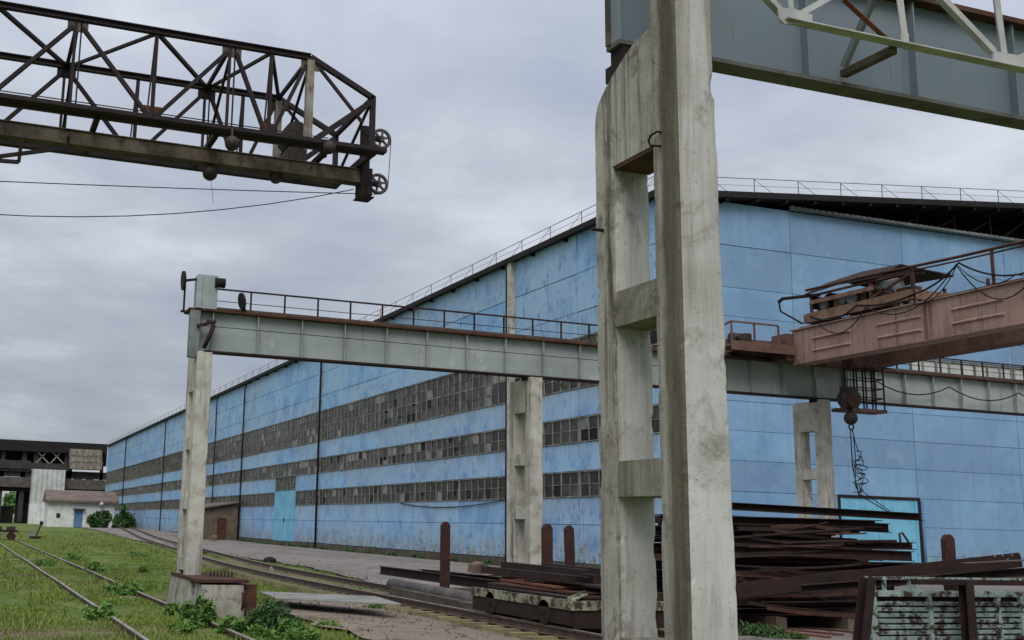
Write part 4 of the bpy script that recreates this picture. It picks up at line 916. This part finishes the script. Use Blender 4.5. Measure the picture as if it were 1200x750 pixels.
# long stock lying along the track
def lay(name, p, q, kind, h, w_, mat, label, cat, group=None, up=(0,0,1)):
    mb = MB()
    if kind == 'I': mb.ibeam(p, q, h, w_, .018, .014, up)
    elif kind == 'U': mb.channel(p, q, h, w_, .016, up)
    elif kind == 'L': mb.angle(p, q, h, w_, .014, up)
    elif kind == 'P': mb.tube([p, q], h/2, 14)
    else: mb.bar(p, q, w_, h, up)
    return solo(name, mb, mat, label, cat, group)
def along(px0, py0, px1, py1, z): return GZ(px0, py0, z), GZ(px1, py1, z)
p, q = along(459, 685, 583, 708, .36); lay('steel_pipe', p, q, 'P', .30, 0, M['pipe'], 'long grey pipe lying beside the railway track', 'pipe')
p, q = along(463, 694, 590, 722, .21); lay('concrete_baulk', p, p.lerp(q, .66), 'B', .26, .3, M['baulk'], 'dark concrete baulk lying between grey pipe and rail, longer one', 'baulk'); lay('concrete_baulk', p.lerp(q, .68), q+(q-p)*.06, 'B', .26, .32, M['baulk'], 'shorter dark concrete baulk beside the rail', 'baulk')
LG = 'rusty beams laid along the track'
ll = 'rusty steel beam lying along the railway track behind the grey pipe'
for k, (a, b_, z, kd, h) in enumerate([((446, 668), (640, 694), .50, 'I', .24), ((492, 671), (690, 692), .56, 'U', .2), ((600, 668), (790, 684), .50, 'I', .26), ((596, 662), (800, 673), .62, 'U', .22), ((588, 655), (780, 662), .72, 'I', .24), ((575, 648), (770, 652), .80, 'L', .14)]):
    p, q = GZ(*a, z), GZ(*b_, z)
    if k >= 2: p = AY(*a, 24.5-.0*k); q = AY(*b_, 20.5); p.z = q.z = z
    lay('steel_beam', p, q, kd, h, .16, M['rust_dark'], ll, 'steel beam', LG)
for k, (x, y) in enumerate([(12.0, 29), (12.4, 24.8), (12.3, 21.2)]):
    solo('timber_bearer', MB().box(x-1.0, x+1.6, y-.1, y+.1, 0, .2), M['wood'], 'short timber bearer on the ground under the rusty beams', 'timber', 'timber bearers')
solo('wood_offcut', MB().prism([GZ(555, 672, .72)+Vector(v) for v in ((0, 0, 0), (.45, .1, -.02), (.5, .1, .16), (.3, .05, .26), (.05, 0, .2))], (.05, .5, .02)), M['wood'], 'short broken wood offcut lying on the rusty beams', 'wood')

# low rail trolley on the second track
rt = thing('rail_trolley', 'low flat rail trolley with chipped pale green edge loaded with rusty plates', 'trolley', (10.05, 19, .28))
zd = .70; xl = 9.22
part('deck', MB().box(xl+.08, 11.15, 16.1, 19.7, zd-.10, zd), M['rust_dark'], rt)
part('edge_frame', MB().box(xl, xl+.075, 16.0, 19.7, zd-.12, zd+.03).box(xl+.076, 11.2, 16.00, 16.08, zd-.12, zd+.02), M['deck_green'], rt)
part('chassis', MB().box(xl+.12, 10.9, 16.2, 19.5, .46, zd-.11).box(9.45, 10.6, 16.15, 19.6, .30, .455), M['black'], rt)
for y in (16.9, 18.9):
    for s in (-.78, .78):
        part('wheel', disc((10.05+s, y, .29+.2), .2, (1, 0, 0), .1), M['rust_dark'], rt)
    part('axle', MB().tube([(9.2, y, .49), (10.9, y, .49)], .04, 8), M['black'], rt)
part('underdeck_shade', MB().box(xl+.02, xl+.05, 16.05, 19.68, .34, zd-.125).box(xl+.051, 11.1, 16.03, 16.06, .30, zd-.125), M['rust_dark'], rt)  # added dark sheets that stand in for the shade beneath the deck
part('corner_iron', MB().angle((xl+.03, 16.05, zd+.05), (xl+1.1, 17.3, zd+.10), .05, .12, .02), M['deck_green'], rt)
for k, (x, y, a, m_, l, w2) in enumerate([(10.25, 18.2, .05, 'rust_dark', 3.2, 1.4), (10.35, 18.5, -.04, 'rust', 3.0, 1.2), (10.45, 18.9, .10, 'rust_red', 2.6, 1.0), (10.5, 18.0, -.1, 'rust_dark', 2.2, .8)]):
    z = zd+.012+k*.055; d = Vector((math.sin(a), math.cos(a), 0)); c = Vector((x, y, z+.02))
    solo('steel_plate', MB().bar(c-d*l/2, c+d*l/2, w2, .035), M[m_], ['large dark rusty plate at the bottom of the trolley load', 'brown rusty plate on the trolley load', 'small bright red rusty plate on the trolley load', 'narrow dark rusty plate topmost on the trolley'][k], 'steel plate', 'plates on the trolley')
for k in range(4):
    x = 9.75+k*.3; z = zd+.27+.1*(k % 2)
    lay('steel_beam', (x+.3, 17.2+.2*k, z+.02), (x+.5, 21.3-.3*k, z+.02), 'U', .14, .14, M['rust_dark'], 'rusty channel lying on top of the trolley plates', 'steel beam', 'channels on the trolley')
# loose slab across the near rail
p = GZ(352, 701, .30); solo('concrete_slab', MB().prism([GZ(303, 694, .22), GZ(325, 703, .24), GZ(470, 709, .34), GZ(440, 700, .34)], (0, 0, .025)), M['slab'], 'thin pale slab laid from the plinth across the rail', 'slab')

# big pile of scrap beams right of the near column
PG = 'rusty steel sections in the stacked pile'
PLb = 'dark rusty steel section in the stacked pile behind the big column'
for k, x in enumerate((14.9, 16.6)):
    solo('timber_bearer', MB().box(x-.12, x+.12, 18.0, 22.4, 0, .30), M['wood'], 'long timber bearer on the ground under the stacked pile', 'timber', 'bearers under the pile')
KL = {'I': 'rusty double flanged beam in the stacked pile behind the big column', 'U': 'rusty channel section in the stacked pile behind the big column', 'L': 'rusty angle section in the stacked pile behind the big column', 'B': 'rusty solid flat bar in the stacked pile behind the big column'}
z = .31; layer = 0
random.seed(21)
while z < 2.1:
    h = random.choice((.10, .13, .16, .2)); t = (z-.3)/2.0
    y = 18.2+.55*t; ymax = 21.9-.5*t
    while y < ymax:
        w2 = random.uniform(.22, .46); L0 = (y+.2)*random.uniform(.66, .73); L1 = random.uniform(17.3, 18.9)+ .7*t
        if z > 1.6 and y < 19.6: L1 = random.uniform(16.8, 18.2)
        an = random.gauss(0, .006); kd = random.choice('IIULB')
        dv = random.gauss(0, .09); p = Vector((L0, y+w2/2-dv, z+h/2+random.uniform(-.05, .04))); q = Vector((L1, y+w2/2+dv, z+h/2+random.uniform(-.06, .06)))
        lay('steel_section', p, q, kd, h-.008, w2, M['rust_dark'] if random.random() < .7 else M['rust'], KL[kd], 'steel beam', PG)
        y += w2+random.uniform(.02, .16)
    z += h; layer += 1
ztop = z
for k in range(38):
    zz = random.uniform(.45, 2.0); x0_ = random.uniform(13.2, 15.6); l_ = random.uniform(1.8, 3.3); yb_ = 18.05+.5*(zz-.3)/2-random.uniform(.02, .2)
    sl_ = random.gauss(0, .05); bend = random.gauss(0, .10); r_ = random.choice((.012, .016, .022, .03))
    pts = [(x0_+l_*t, yb_-.25*t*random.random()*(k % 4 == 0), zz+sl_*l_*t+bend*4*t*(1-t)) for t in np.linspace(0, 1, 7)]
    pts = [(a, b, min(max(c, .2), 2.2)) for a, b, c in pts]
    solo('steel_rod', MB().tube(pts, r_, 6) if k % 3 else MB().add(sum([[(a, b, c-.035), (a, b, c+.035), (a, b+.01, c+.035), (a, b+.01, c-.035)] for a, b, c in pts], []), [(4*i+q, 4*i+(q+1) % 4, 4*i+4+(q+1) % 4, 4*i+4+q) for i in range(6) for q in range(4)]+[(3, 2, 1, 0), (24, 25, 26, 27)]),
         M['rust' if random.random() < .35 else 'rust_dark'], 'thin bent rusty rod tangled over the front of the stacked pile' if k % 3 else 'thin bent rusty strip tangled over the front of the stacked pile', 'steel rod', 'thin bent pieces over the pile')
# the long pieces that stick out of the pile
def stick(a, b_, Y0, Y1, kd, h, w2, label, mat='rust_dark'):
    lay('steel_beam', AY(*a, Y0), AY(*b_, Y1), kd, h, w2, M[mat], label, 'steel beam', 'beams jutting from the pile')
stick((820, 591), (1080, 606), 20.5, 19.6, 'U', .16, .14, 'long rusty channel lying highest across the pile with a free right end')
stick((780, 606), (1041, 619), 20.3, 20.1, 'I', .2, .18, 'thick rusty beam just under the topmost channel of the pile')
stick((800, 641), (1070, 652), 18.4, 18.0, 'U', .2, .1, 'rusty channel with pale lit edge jutting towards the gate')
stick((790, 700), (1196, 656), 17.6, 15.6, 'B', .26, .05, 'broad rusty plate strip with bolt holes reaching over the green wagon side', 'rust_dark')
stick((940, 690), (1230, 668), 16.6, 14.9, 'U', .14, .12, 'rusty channel resting on the green wagon side')
hm = MB()
for px, py in ((1166, 652), (1175, 651), (1181, 655.5), (1186, 650.5), (1195, 649), (1178, 646)):
    v = AY(px, py, 15.55); hm.ball(v, .02, 0, 8, 5, (1, .3, 1))
solo('steel_rivets', hm, M['slab'], 'row of pale rivet heads on the broad rusty plate strip', 'rivets')
lay('steel_sheet', AY(1130, 660, 15.4), AY(1210, 656, 15.0), 'B', .012, .3, M['truss_rail'], 'bent rusty sheet on top of the green wagon side', 'steel sheet')
solo('wire_hook', MB().tube([AY(1056, 641, 18.1), AY(1054, 625, 18.1), AY(1057, 624, 18.1), AY(1068, 640, 18.1)], .022, 6), M['rust'], 'bent rusty rod loop standing on the pile before the gate', 'rod')
# wooden block at the pile foot
solo('wood_block', MB().prism([GZ(960, 727, .05), GZ(1012, 728, .05), GZ(1012, 728, .05)+Vector((0, 0, .42)), GZ(960, 727, .05)+Vector((0, 0, .42))], (.05, .5, 0)), M['wood'], 'brown wooden block at the foot of the stacked pile', 'wood')
for k in range(3):
    lay('steel_strip', GZ(850+10*k, 727+4*k, .08), GZ(1002-15*k, 741+3*k, .08), 'B', .03, .10, M['rust_red' if k else 'rust'], 'thin rusty strip lying on the ground at the pile foot', 'steel strip', 'strips at the pile foot')

# pale green wagon side
WY = 14.2
wg = thing('wagon_side', 'derelict wagon side with flaking pale green slats standing upright', 'wagon side', tuple(Vector((AY(1110, 700, WY).x, WY+1, 0))))
xa, xb = AY(1019, 700, WY).x, AY(1019, 700, WY).x+5.2; zt = AY(1060, 676, WY).z; zs = AY(1060, 692, WY).z
part('corner_post', MB().box(xa-.02, xa+.10, WY-.04, WY+.06, .0, zt), M['wagon_green'], wg); part('corner_post', MB().box(xb-.1, xb, WY-.04, WY+.06, .0, zt), M['wagon_green'], wg)
part('top_rail', MB().box(xa+.101, xb-.101, WY-.03, WY+.05, zt-.045, zt), M['wagon_green'], wg)
part('waist_rail', MB().box(xa+.101, xb-.101, WY-.045, WY+.05, zs-.09, zs), M['wagon_green'], wg)
part('bottom_rail', MB().box(xa+.101, xb-.101, WY-.045, WY+.05, .12, .24), M['wagon_green'], wg)
for x in (AY(1036.5, 690, WY).x, AY(1070, 690, WY).x):
    part('window_post', MB().box(x-.02 if x < AY(1050, 690, WY).x else x-.09, x+.02 if x < AY(1050, 690, WY).x else x+.12, WY-.02, WY+.03, zs+.001, zt-.046), M['wagon_green'], wg)
vx = [xa+.10] + [AY(px, 710, WY).x for px in (1088, 1128, 1168, 1195)] ; vx += [vx[-1]+.45*k for k in range(1, 20) if vx[-1]+.45*k < xb-.2] + [xb-.1]
for i in range(1, len(vx)-1): part('upright', MB().box(vx[i]-.035, vx[i]+.035, WY-.055, WY+.02, .241, zs-.091), M['wagon_green'], wg)
for i in range(len(vx)-1):
    z = .26
    while z < zs-.15:
        a, b_ = vx[i]+(.036 if i else .002), vx[i+1]-.036
        if b_-a > .1: part('slat', MB().prism([(a, WY+.02, z), (a, WY-.03, z+.015), (a, WY-.04, z+.06), (a, WY+.02, z+.075)], (b_-a, 0, 0)), M['wagon_green'], wg)
        z += .088
part('back_panel', MB().box(xa+.05, xb-.05, WY+.061, WY+.08, .05, zs-.02), M['rust_dark'], wg)
for x in (xa+.3, xb-.4): part('brace', MB().bar((x, WY+.085, zs-.2), (x, WY+.8, .0), .07, .07), M['rust_dark'], wg)
p = AY(1005, 760, WY-.35); q = AY(1017, 676, WY-.25)
solo('leaning_post', MB().channel((p.x, p.y, -.05), q, .2, .14, .02, (0, 1, 0)), M['rust_dark'], 'dark rusty post leaning at the corner of the green wagon side', 'post')
p = AY(1133, 700, WY-.3)
solo('upright_post', MB().channel((p.x, WY-.3, -.05), (p.x, WY-.3, zt-.02), .16, .16, .02, (0, 1, 0)).box(p.x-1.05, p.x+2.5, WY-.36, WY-.24, zt-.10, zt-.021), M['rust_dark'], 'dark rusty post with crossbar standing against the green wagon side', 'post')

# small yard things on the left: handcart, switch stand, brick rubble, stone
p = GZ(8, 633, .0)
hc = thing('hand_cart', 'low dark rail cart standing on the grass near the white hut', 'cart', (p.x, p.y, 0))
part('deck', MB().box(p.x-2.2, p.x+.75, p.y-.8, p.y+.8, .62, .78), M['rust_dark'], hc)
for dx in (-1.8, -.8, .2): part('load', MB().box(p.x+dx-.3, p.x+dx+.35, p.y-.5, p.y+.5, .781, 1.05), M['machine'], hc)
for dx in (-1.7, .3):
    for s in (-.76, .76): part('wheel', disc((p.x+dx, p.y+s, .3), .3, (0, 1, 0), .1), M['rust_dark'], hc)
    part('axle', MB().tube([(p.x+dx, p.y-.8, .3), (p.x+dx, p.y+.8, .3)], .06, 8).box(p.x+dx-.1, p.x+dx+.1, p.y-.6, p.y+.6, .3, .62), M['rust_dark'], hc)
p = GZ(42, 632, .0)
sw = thing('switch_stand', 'small switch stand with pale lever beside the rail cart', 'switch', (p.x, p.y, 0))
part('base', MB().box(p.x-.5, p.x+.4, p.y-.3, p.y+.3, -.02, .25), M['rust_dark'], sw); part('lever', MB().bar((p.x, p.y, .25), (p.x+.35, p.y, 1.3), .1, .1).ball((p.x+.35, p.y, 1.35), .16), M['rust_dark'], sw)
part('weight', MB().box(p.x-.55, p.x-.1, p.y-.2, p.y+.2, .26, .72).bar((p.x-.3, p.y, .5), (p.x+.2, p.y, .7), .1, .1), M['slab'], sw)
p = GZ(316, 660, .0); solo('rock', MB().ball((p.x, p.y, .12), .32, 0, 8, 6, (1, .8, .55)), M['black'], 'dark lump of stone alone on the asphalt', 'stone')
p = GZ(318, 681, .0); solo('marker_stone', MB().prism([(p.x-.06, p.y, 0), (p.x+.06, p.y, 0), (p.x+.07, p.y, .34), (p.x+.01, p.y, .46), (p.x-.06, p.y, .38)], (0, .14, 0)), M['slab'], 'small whitish marker stone beside the curved rail', 'stone')

# ================================================================== VEGETATION
def leaf_mesh(n, sampler, size, up=.3, seed=0):
    rg = np.random.default_rng(seed); c = sampler(rg, n)
    nrm = rg.normal(size=(n, 3)); nrm[:, 2] += up*2; nrm /= np.linalg.norm(nrm, axis=1)[:, None]
    t = rg.normal(size=(n, 3)); t -= nrm*(t*nrm).sum(1)[:, None]; t /= np.linalg.norm(t, axis=1)[:, None]; b = np.cross(nrm, t)
    s = size*rg.uniform(.55, 1.3, n)[:, None]
    v = np.stack([c-t*s, c+b*s*.38, c+t*s, c-b*s*.38], 1).reshape(-1, 3)
    f = np.arange(4*n).reshape(-1, 4); return v, f
def np_mesh(name, v, f, mat):
    me = bpy.data.meshes.new(name); k = f.shape[1]
    me.vertices.add(len(v)); me.vertices.foreach_set('co', v.astype(np.float32).ravel())
    me.loops.add(f.size); me.loops.foreach_set('vertex_index', f.astype(np.int32).ravel())
    me.polygons.add(len(f)); me.polygons.foreach_set('loop_start', np.arange(0, f.size, k, dtype=np.int32)); me.polygons.foreach_set('loop_total', np.full(len(f), k, dtype=np.int32))
    me.materials.append(mat); me.update(calc_edges=True); return me
def clumps(rx, ry, rz_, nc, seed, squash=.5):
    rg = np.random.default_rng(seed); cs = rg.normal(size=(nc, 3)); cs /= np.linalg.norm(cs, axis=1)[:, None]; cs *= rg.uniform(.3, .85, nc)[:, None]
    cs[:, 2] = np.abs(cs[:, 2])*1.1; rad = rg.uniform(.22, .42, nc)
    def smp(r2, n):
        i = r2.integers(0, nc, n); d = r2.normal(size=(n, 3)); d /= np.linalg.norm(d, axis=1)[:, None]
        p = cs[i] + d*(rad[i]*r2.uniform(.45, 1.12, n))[:, None]; p[:, 2] = np.abs(p[:, 2])
        return p*np.array([rx, ry, rz_])
    return smp
def bush(name, loc, r, h, n, size, mat, label, cat, seed, group=None, nc=16):
    t = thing(name, label, cat, loc, group)
    v, f = leaf_mesh(n, clumps(r, r, h*.8, nc, seed), size, .35, seed)
    o = bpy.data.objects.new('foliage', np_mesh('foliage', v, f, mat)); COL.objects.link(o); o.parent = t
    mb = MB()
    for k in range(7):
        a = k*.9+seed; mb.tube([(0, 0, -.05), (math.cos(a)*r*.25, math.sin(a)*r*.25, h*.35), (math.cos(a)*r*.5, math.sin(a)*r*.5, h*.7)], .016*max(1, h), 5, r1=.005)
    st = bpy.data.objects.new('stem', mb.mesh('stem', M['stem'])); COL.objects.link(st); st.parent = t
    return t
B = lambda px, py: GZ(px, py, .0)
bush('shrub', B(318, 742), .46, .72, 5200, .042, M['leaf_dark'], 'round dark green shrub beside the rusty side of the plinth', 'shrub', 3, nc=26)
bush('shrub', B(345, 755), .40, .42, 2600, .045, M['leaf'], 'small low shrub in front of the round dark shrub', 'shrub', 4, nc=18)
bush('weed', B(232, 735), .34, .66, 1100, .085, M['leaf'], 'leafy tall weed in front of the plinth face', 'weed', 5, nc=12)
bush('weed', B(200, 722), .2, .3, 300, .07, M['leaf'], 'low weed at the left foot of the plinth by the rail', 'weed', 6)
wl = 'broad leafed weed clump growing along the sunken rails'
for k, (px, py, r, h) in enumerate([(113, 670, .5, .4), (52, 663, .55, .35), (88, 657, .5, .38), (140, 697, .5, .4), (115, 727, .32, .38), (150, 694, .35, .3), (270, 742, .3, .3), (300, 750, .3, .25), (160, 652, .5, .25), (215, 741, .3, .25)]):
    bush('weed', B(px, py), r, h, 700, .07, M['leaf'], wl, 'weed', 20+k, 'weeds along the sunken rails')
wl = 'small weed tuft growing between the sleepers and by the dusty pad'
for k in range(18):
    y = random.uniform(17.5, 44); x = random.choice((tbx(y)-random.uniform(.95, 1.5), tbx(y)+random.uniform(-.6, .6), 6.2+random.uniform(-.3, .4), tbx(y)+random.uniform(.95, 1.3)))
    bush('weed', (x, y, .02), random.uniform(.15, .34), random.uniform(.14, .32), 320, .045, M['leaf'], wl, 'weed', 120+k, 'weed tufts around the curved track', 9)
wl = 'yellow green weed growing at the foot of the scrap pile'
for k, (px, py, r, h) in enumerate([(870, 748, .5, .35), (900, 750, .45, .4), (925, 752, .4, .3), (850, 742, .4, .3), (985, 733, .3, .35)]):
    bush('weed', B(px, py), r, h, 800, .05, M['leaf_dark'], wl, 'weed', 40+k, 'weeds at the pile foot')
for k, (px, py, Y, r, h, n, lab) in enumerate([(115, 616, 168, 1.9, 3.0, 2000, 'wide dark bush in front of the white hut wall'), (146, 617, 170, 1.6, 3.4, 1200, 'narrow dark bush between the hut and the blue hall')]):
    p = AY(px, py, Y); bush('bush', (p.x, Y, gz(p.x, Y)), r, h, n, .42, M['leaf_dark'], lab, 'bush', 60+k)
# weeds along the hall socle
wl = 'low weed tuft growing against the foot of the blue hall'
for k in range(16):
    y = 44+k*4.4+random.uniform(-1, 1); bush('weed', (25.4, y, 0), .5, .35, 260, .09, M['leaf_dark'], wl, 'weed', 80+k, 'weeds at the hall foot')
# distant trees seen through the trestle
def tree(x, y, h, seed, label):
    t = thing('tree', label, 'tree', (x, y, gz(x, y)), 'distant trees behind the trestle')
    st = bpy.data.objects.new('trunk', MB().tube([(0, 0, -.2), (.1, 0, h*.3), (0, .1, h*.6)], .35, 8, r1=.15).tube([(.1, 0, h*.3), (h*.18, 0, h*.55)], .15, 6, r1=.05).tube([(.1, 0, h*.35), (-h*.16, .2, h*.6)], .15, 6, r1=.05).mesh('trunk', M['stem'])); COL.objects.link(st); st.parent = t
    v, f = leaf_mesh(3500, clumps(h*.45, h*.45, h*.62, 22, seed), .5, .2, seed); v[:, 2] += h*.22
    o = bpy.data.objects.new('crown', np_mesh('crown', v, f, M['leaf'])); COL.objects.link(o); o.parent = t
for k, (x, y, h) in enumerate([(-14, 330, 10), (-4, 322, 9.5), (6, 335, 10.5), (14, 326, 9), (-24, 325, 11), (24, 340, 9.5)]):
    tree(x, y, h, 200+k, 'distant green tree seen through the open trestle bays')
# grass: one sheet of blades over the left yard
n = 330000; rg = np.random.default_rng(5)
u = rg.uniform(0, 1, n); Y = 14.5*np.power(130/14.5, u); ang = rg.uniform(-.06, .64, n); X = Y*ang
cl = np.array([noise.noise((x*.55, y*.4, 7)) + .6*noise.noise((x*1.9, y*1.5, 3)) for x, y in zip(X, Y)])
xr = np.array([road_left(y) for y in Y]); tb_ = np.array([tbx(y) for y in Y])
keep = (cl > -.22) & (X < xr+rg.normal(0, .12, n))
keep &= ~((X > 6.5) & (X < 8.75) & (Y < 26.2) & (rg.uniform(0, 1, n) > .02))
keep &= ~((np.abs(X-tb_) < 1.35) & (rg.uniform(0, 1, n) > .28))
keep &= ~((X > 8.8) & (Y < 31) & (rg.uniform(0, 1, n) > .25))
for xr_ in (2.77, 4.33): keep &= np.abs(X-xr_) > .06
keep &= ~((X > 4.4) & (X < 5.75) & (Y > 21.9) & (Y < 25.2))
X, Y, cl = X[keep], Y[keep], cl[keep]; n = len(X)
tuft = np.array([noise.noise((x*1.3+40, y*1.1, 9)) for x, y in zip(X, Y)])
nearrail = np.exp(-np.minimum(np.abs(X-2.77), np.abs(X-4.33))**2/.03)
H = (.02+.06*rg.uniform(0, 1, n)**2.5)*(1+.7*np.clip(cl, 0, 1)) + (.09*np.clip(tuft-.22, 0, 1)*3 + .06*nearrail*np.clip(tuft+.3, 0, 1))*rg.uniform(.2, 1, n); W = .005+.0006*Y
st = rg.uniform(0, 1, n) < .012*np.clip(1+3*tuft, .2, 3); H = np.where(st, rg.uniform(.12, .3, n), H)
a = rg.uniform(0, 2*np.pi, n); lean = rg.normal(0, .5, (n, 2))*H[:, None]
z0 = np.array([gz(x, y)+noise.noise((x*.35, y*.35, 0))*.05 for x, y in zip(X, Y)])-.02
b1 = np.stack([X-np.cos(a)*W, Y-np.sin(a)*W, z0], 1); b2 = np.stack([X+np.cos(a)*W, Y+np.sin(a)*W, z0], 1); tp = np.stack([X+lean[:, 0], Y+lean[:, 1], z0+.02+H], 1)
v = np.stack([b1, b2, tp], 1).reshape(-1, 3)
o = bpy.data.objects.new('grass', np_mesh('grass', v, np.arange(3*n).reshape(-1, 3), M['grassblade'])); COL.objects.link(o)
tag(o, 'short patchy grass covering the yard around the sunken rails', 'grass', None, 'stuff')

# scattered stones and litter on pad, road edge and between the rails
n = 1300; rg = np.random.default_rng(8); mb = MB(); oct_v = [(1,0,0),(-1,0,0),(0,1,0),(0,-1,0),(0,0,1),(0,0,-.4)]; oct_f = [(0,2,4),(2,1,4),(1,3,4),(3,0,4),(2,0,5),(1,2,5),(3,1,5),(0,3,5)]
for k in range(n):
    u = rg.uniform()
    if u < .35: y = rg.uniform(15, 27); x = rg.uniform(6.2, 8.9)
    elif u < .7: y = 15*(60/15)**rg.uniform(); x = tbx(y)+rg.normal(0, .9)
    else: y = 26*(90/26)**rg.uniform(); x = road_left(y)+rg.normal(.2, .6)
    r_ = rg.uniform(.008, .024)*(1+y*.012)
    if rg.uniform() < .03: r_ *= 2.2
    sc = rg.uniform(.6, 1.4, 3)*r_; a = rg.uniform(0, 6.3); ca, sa = math.cos(a), math.sin(a)
    mb.add([(x+(p[0]*ca-p[1]*sa)*sc[0], y+(p[0]*sa+p[1]*ca)*sc[1], .07+p[2]*sc[2]) for p in oct_v], oct_f)
o = struct('gravel', mb, M['baulk']); o['kind'] = 'stuff'; tag(o, 'loose stones scattered over the pad and between the rails', 'gravel')
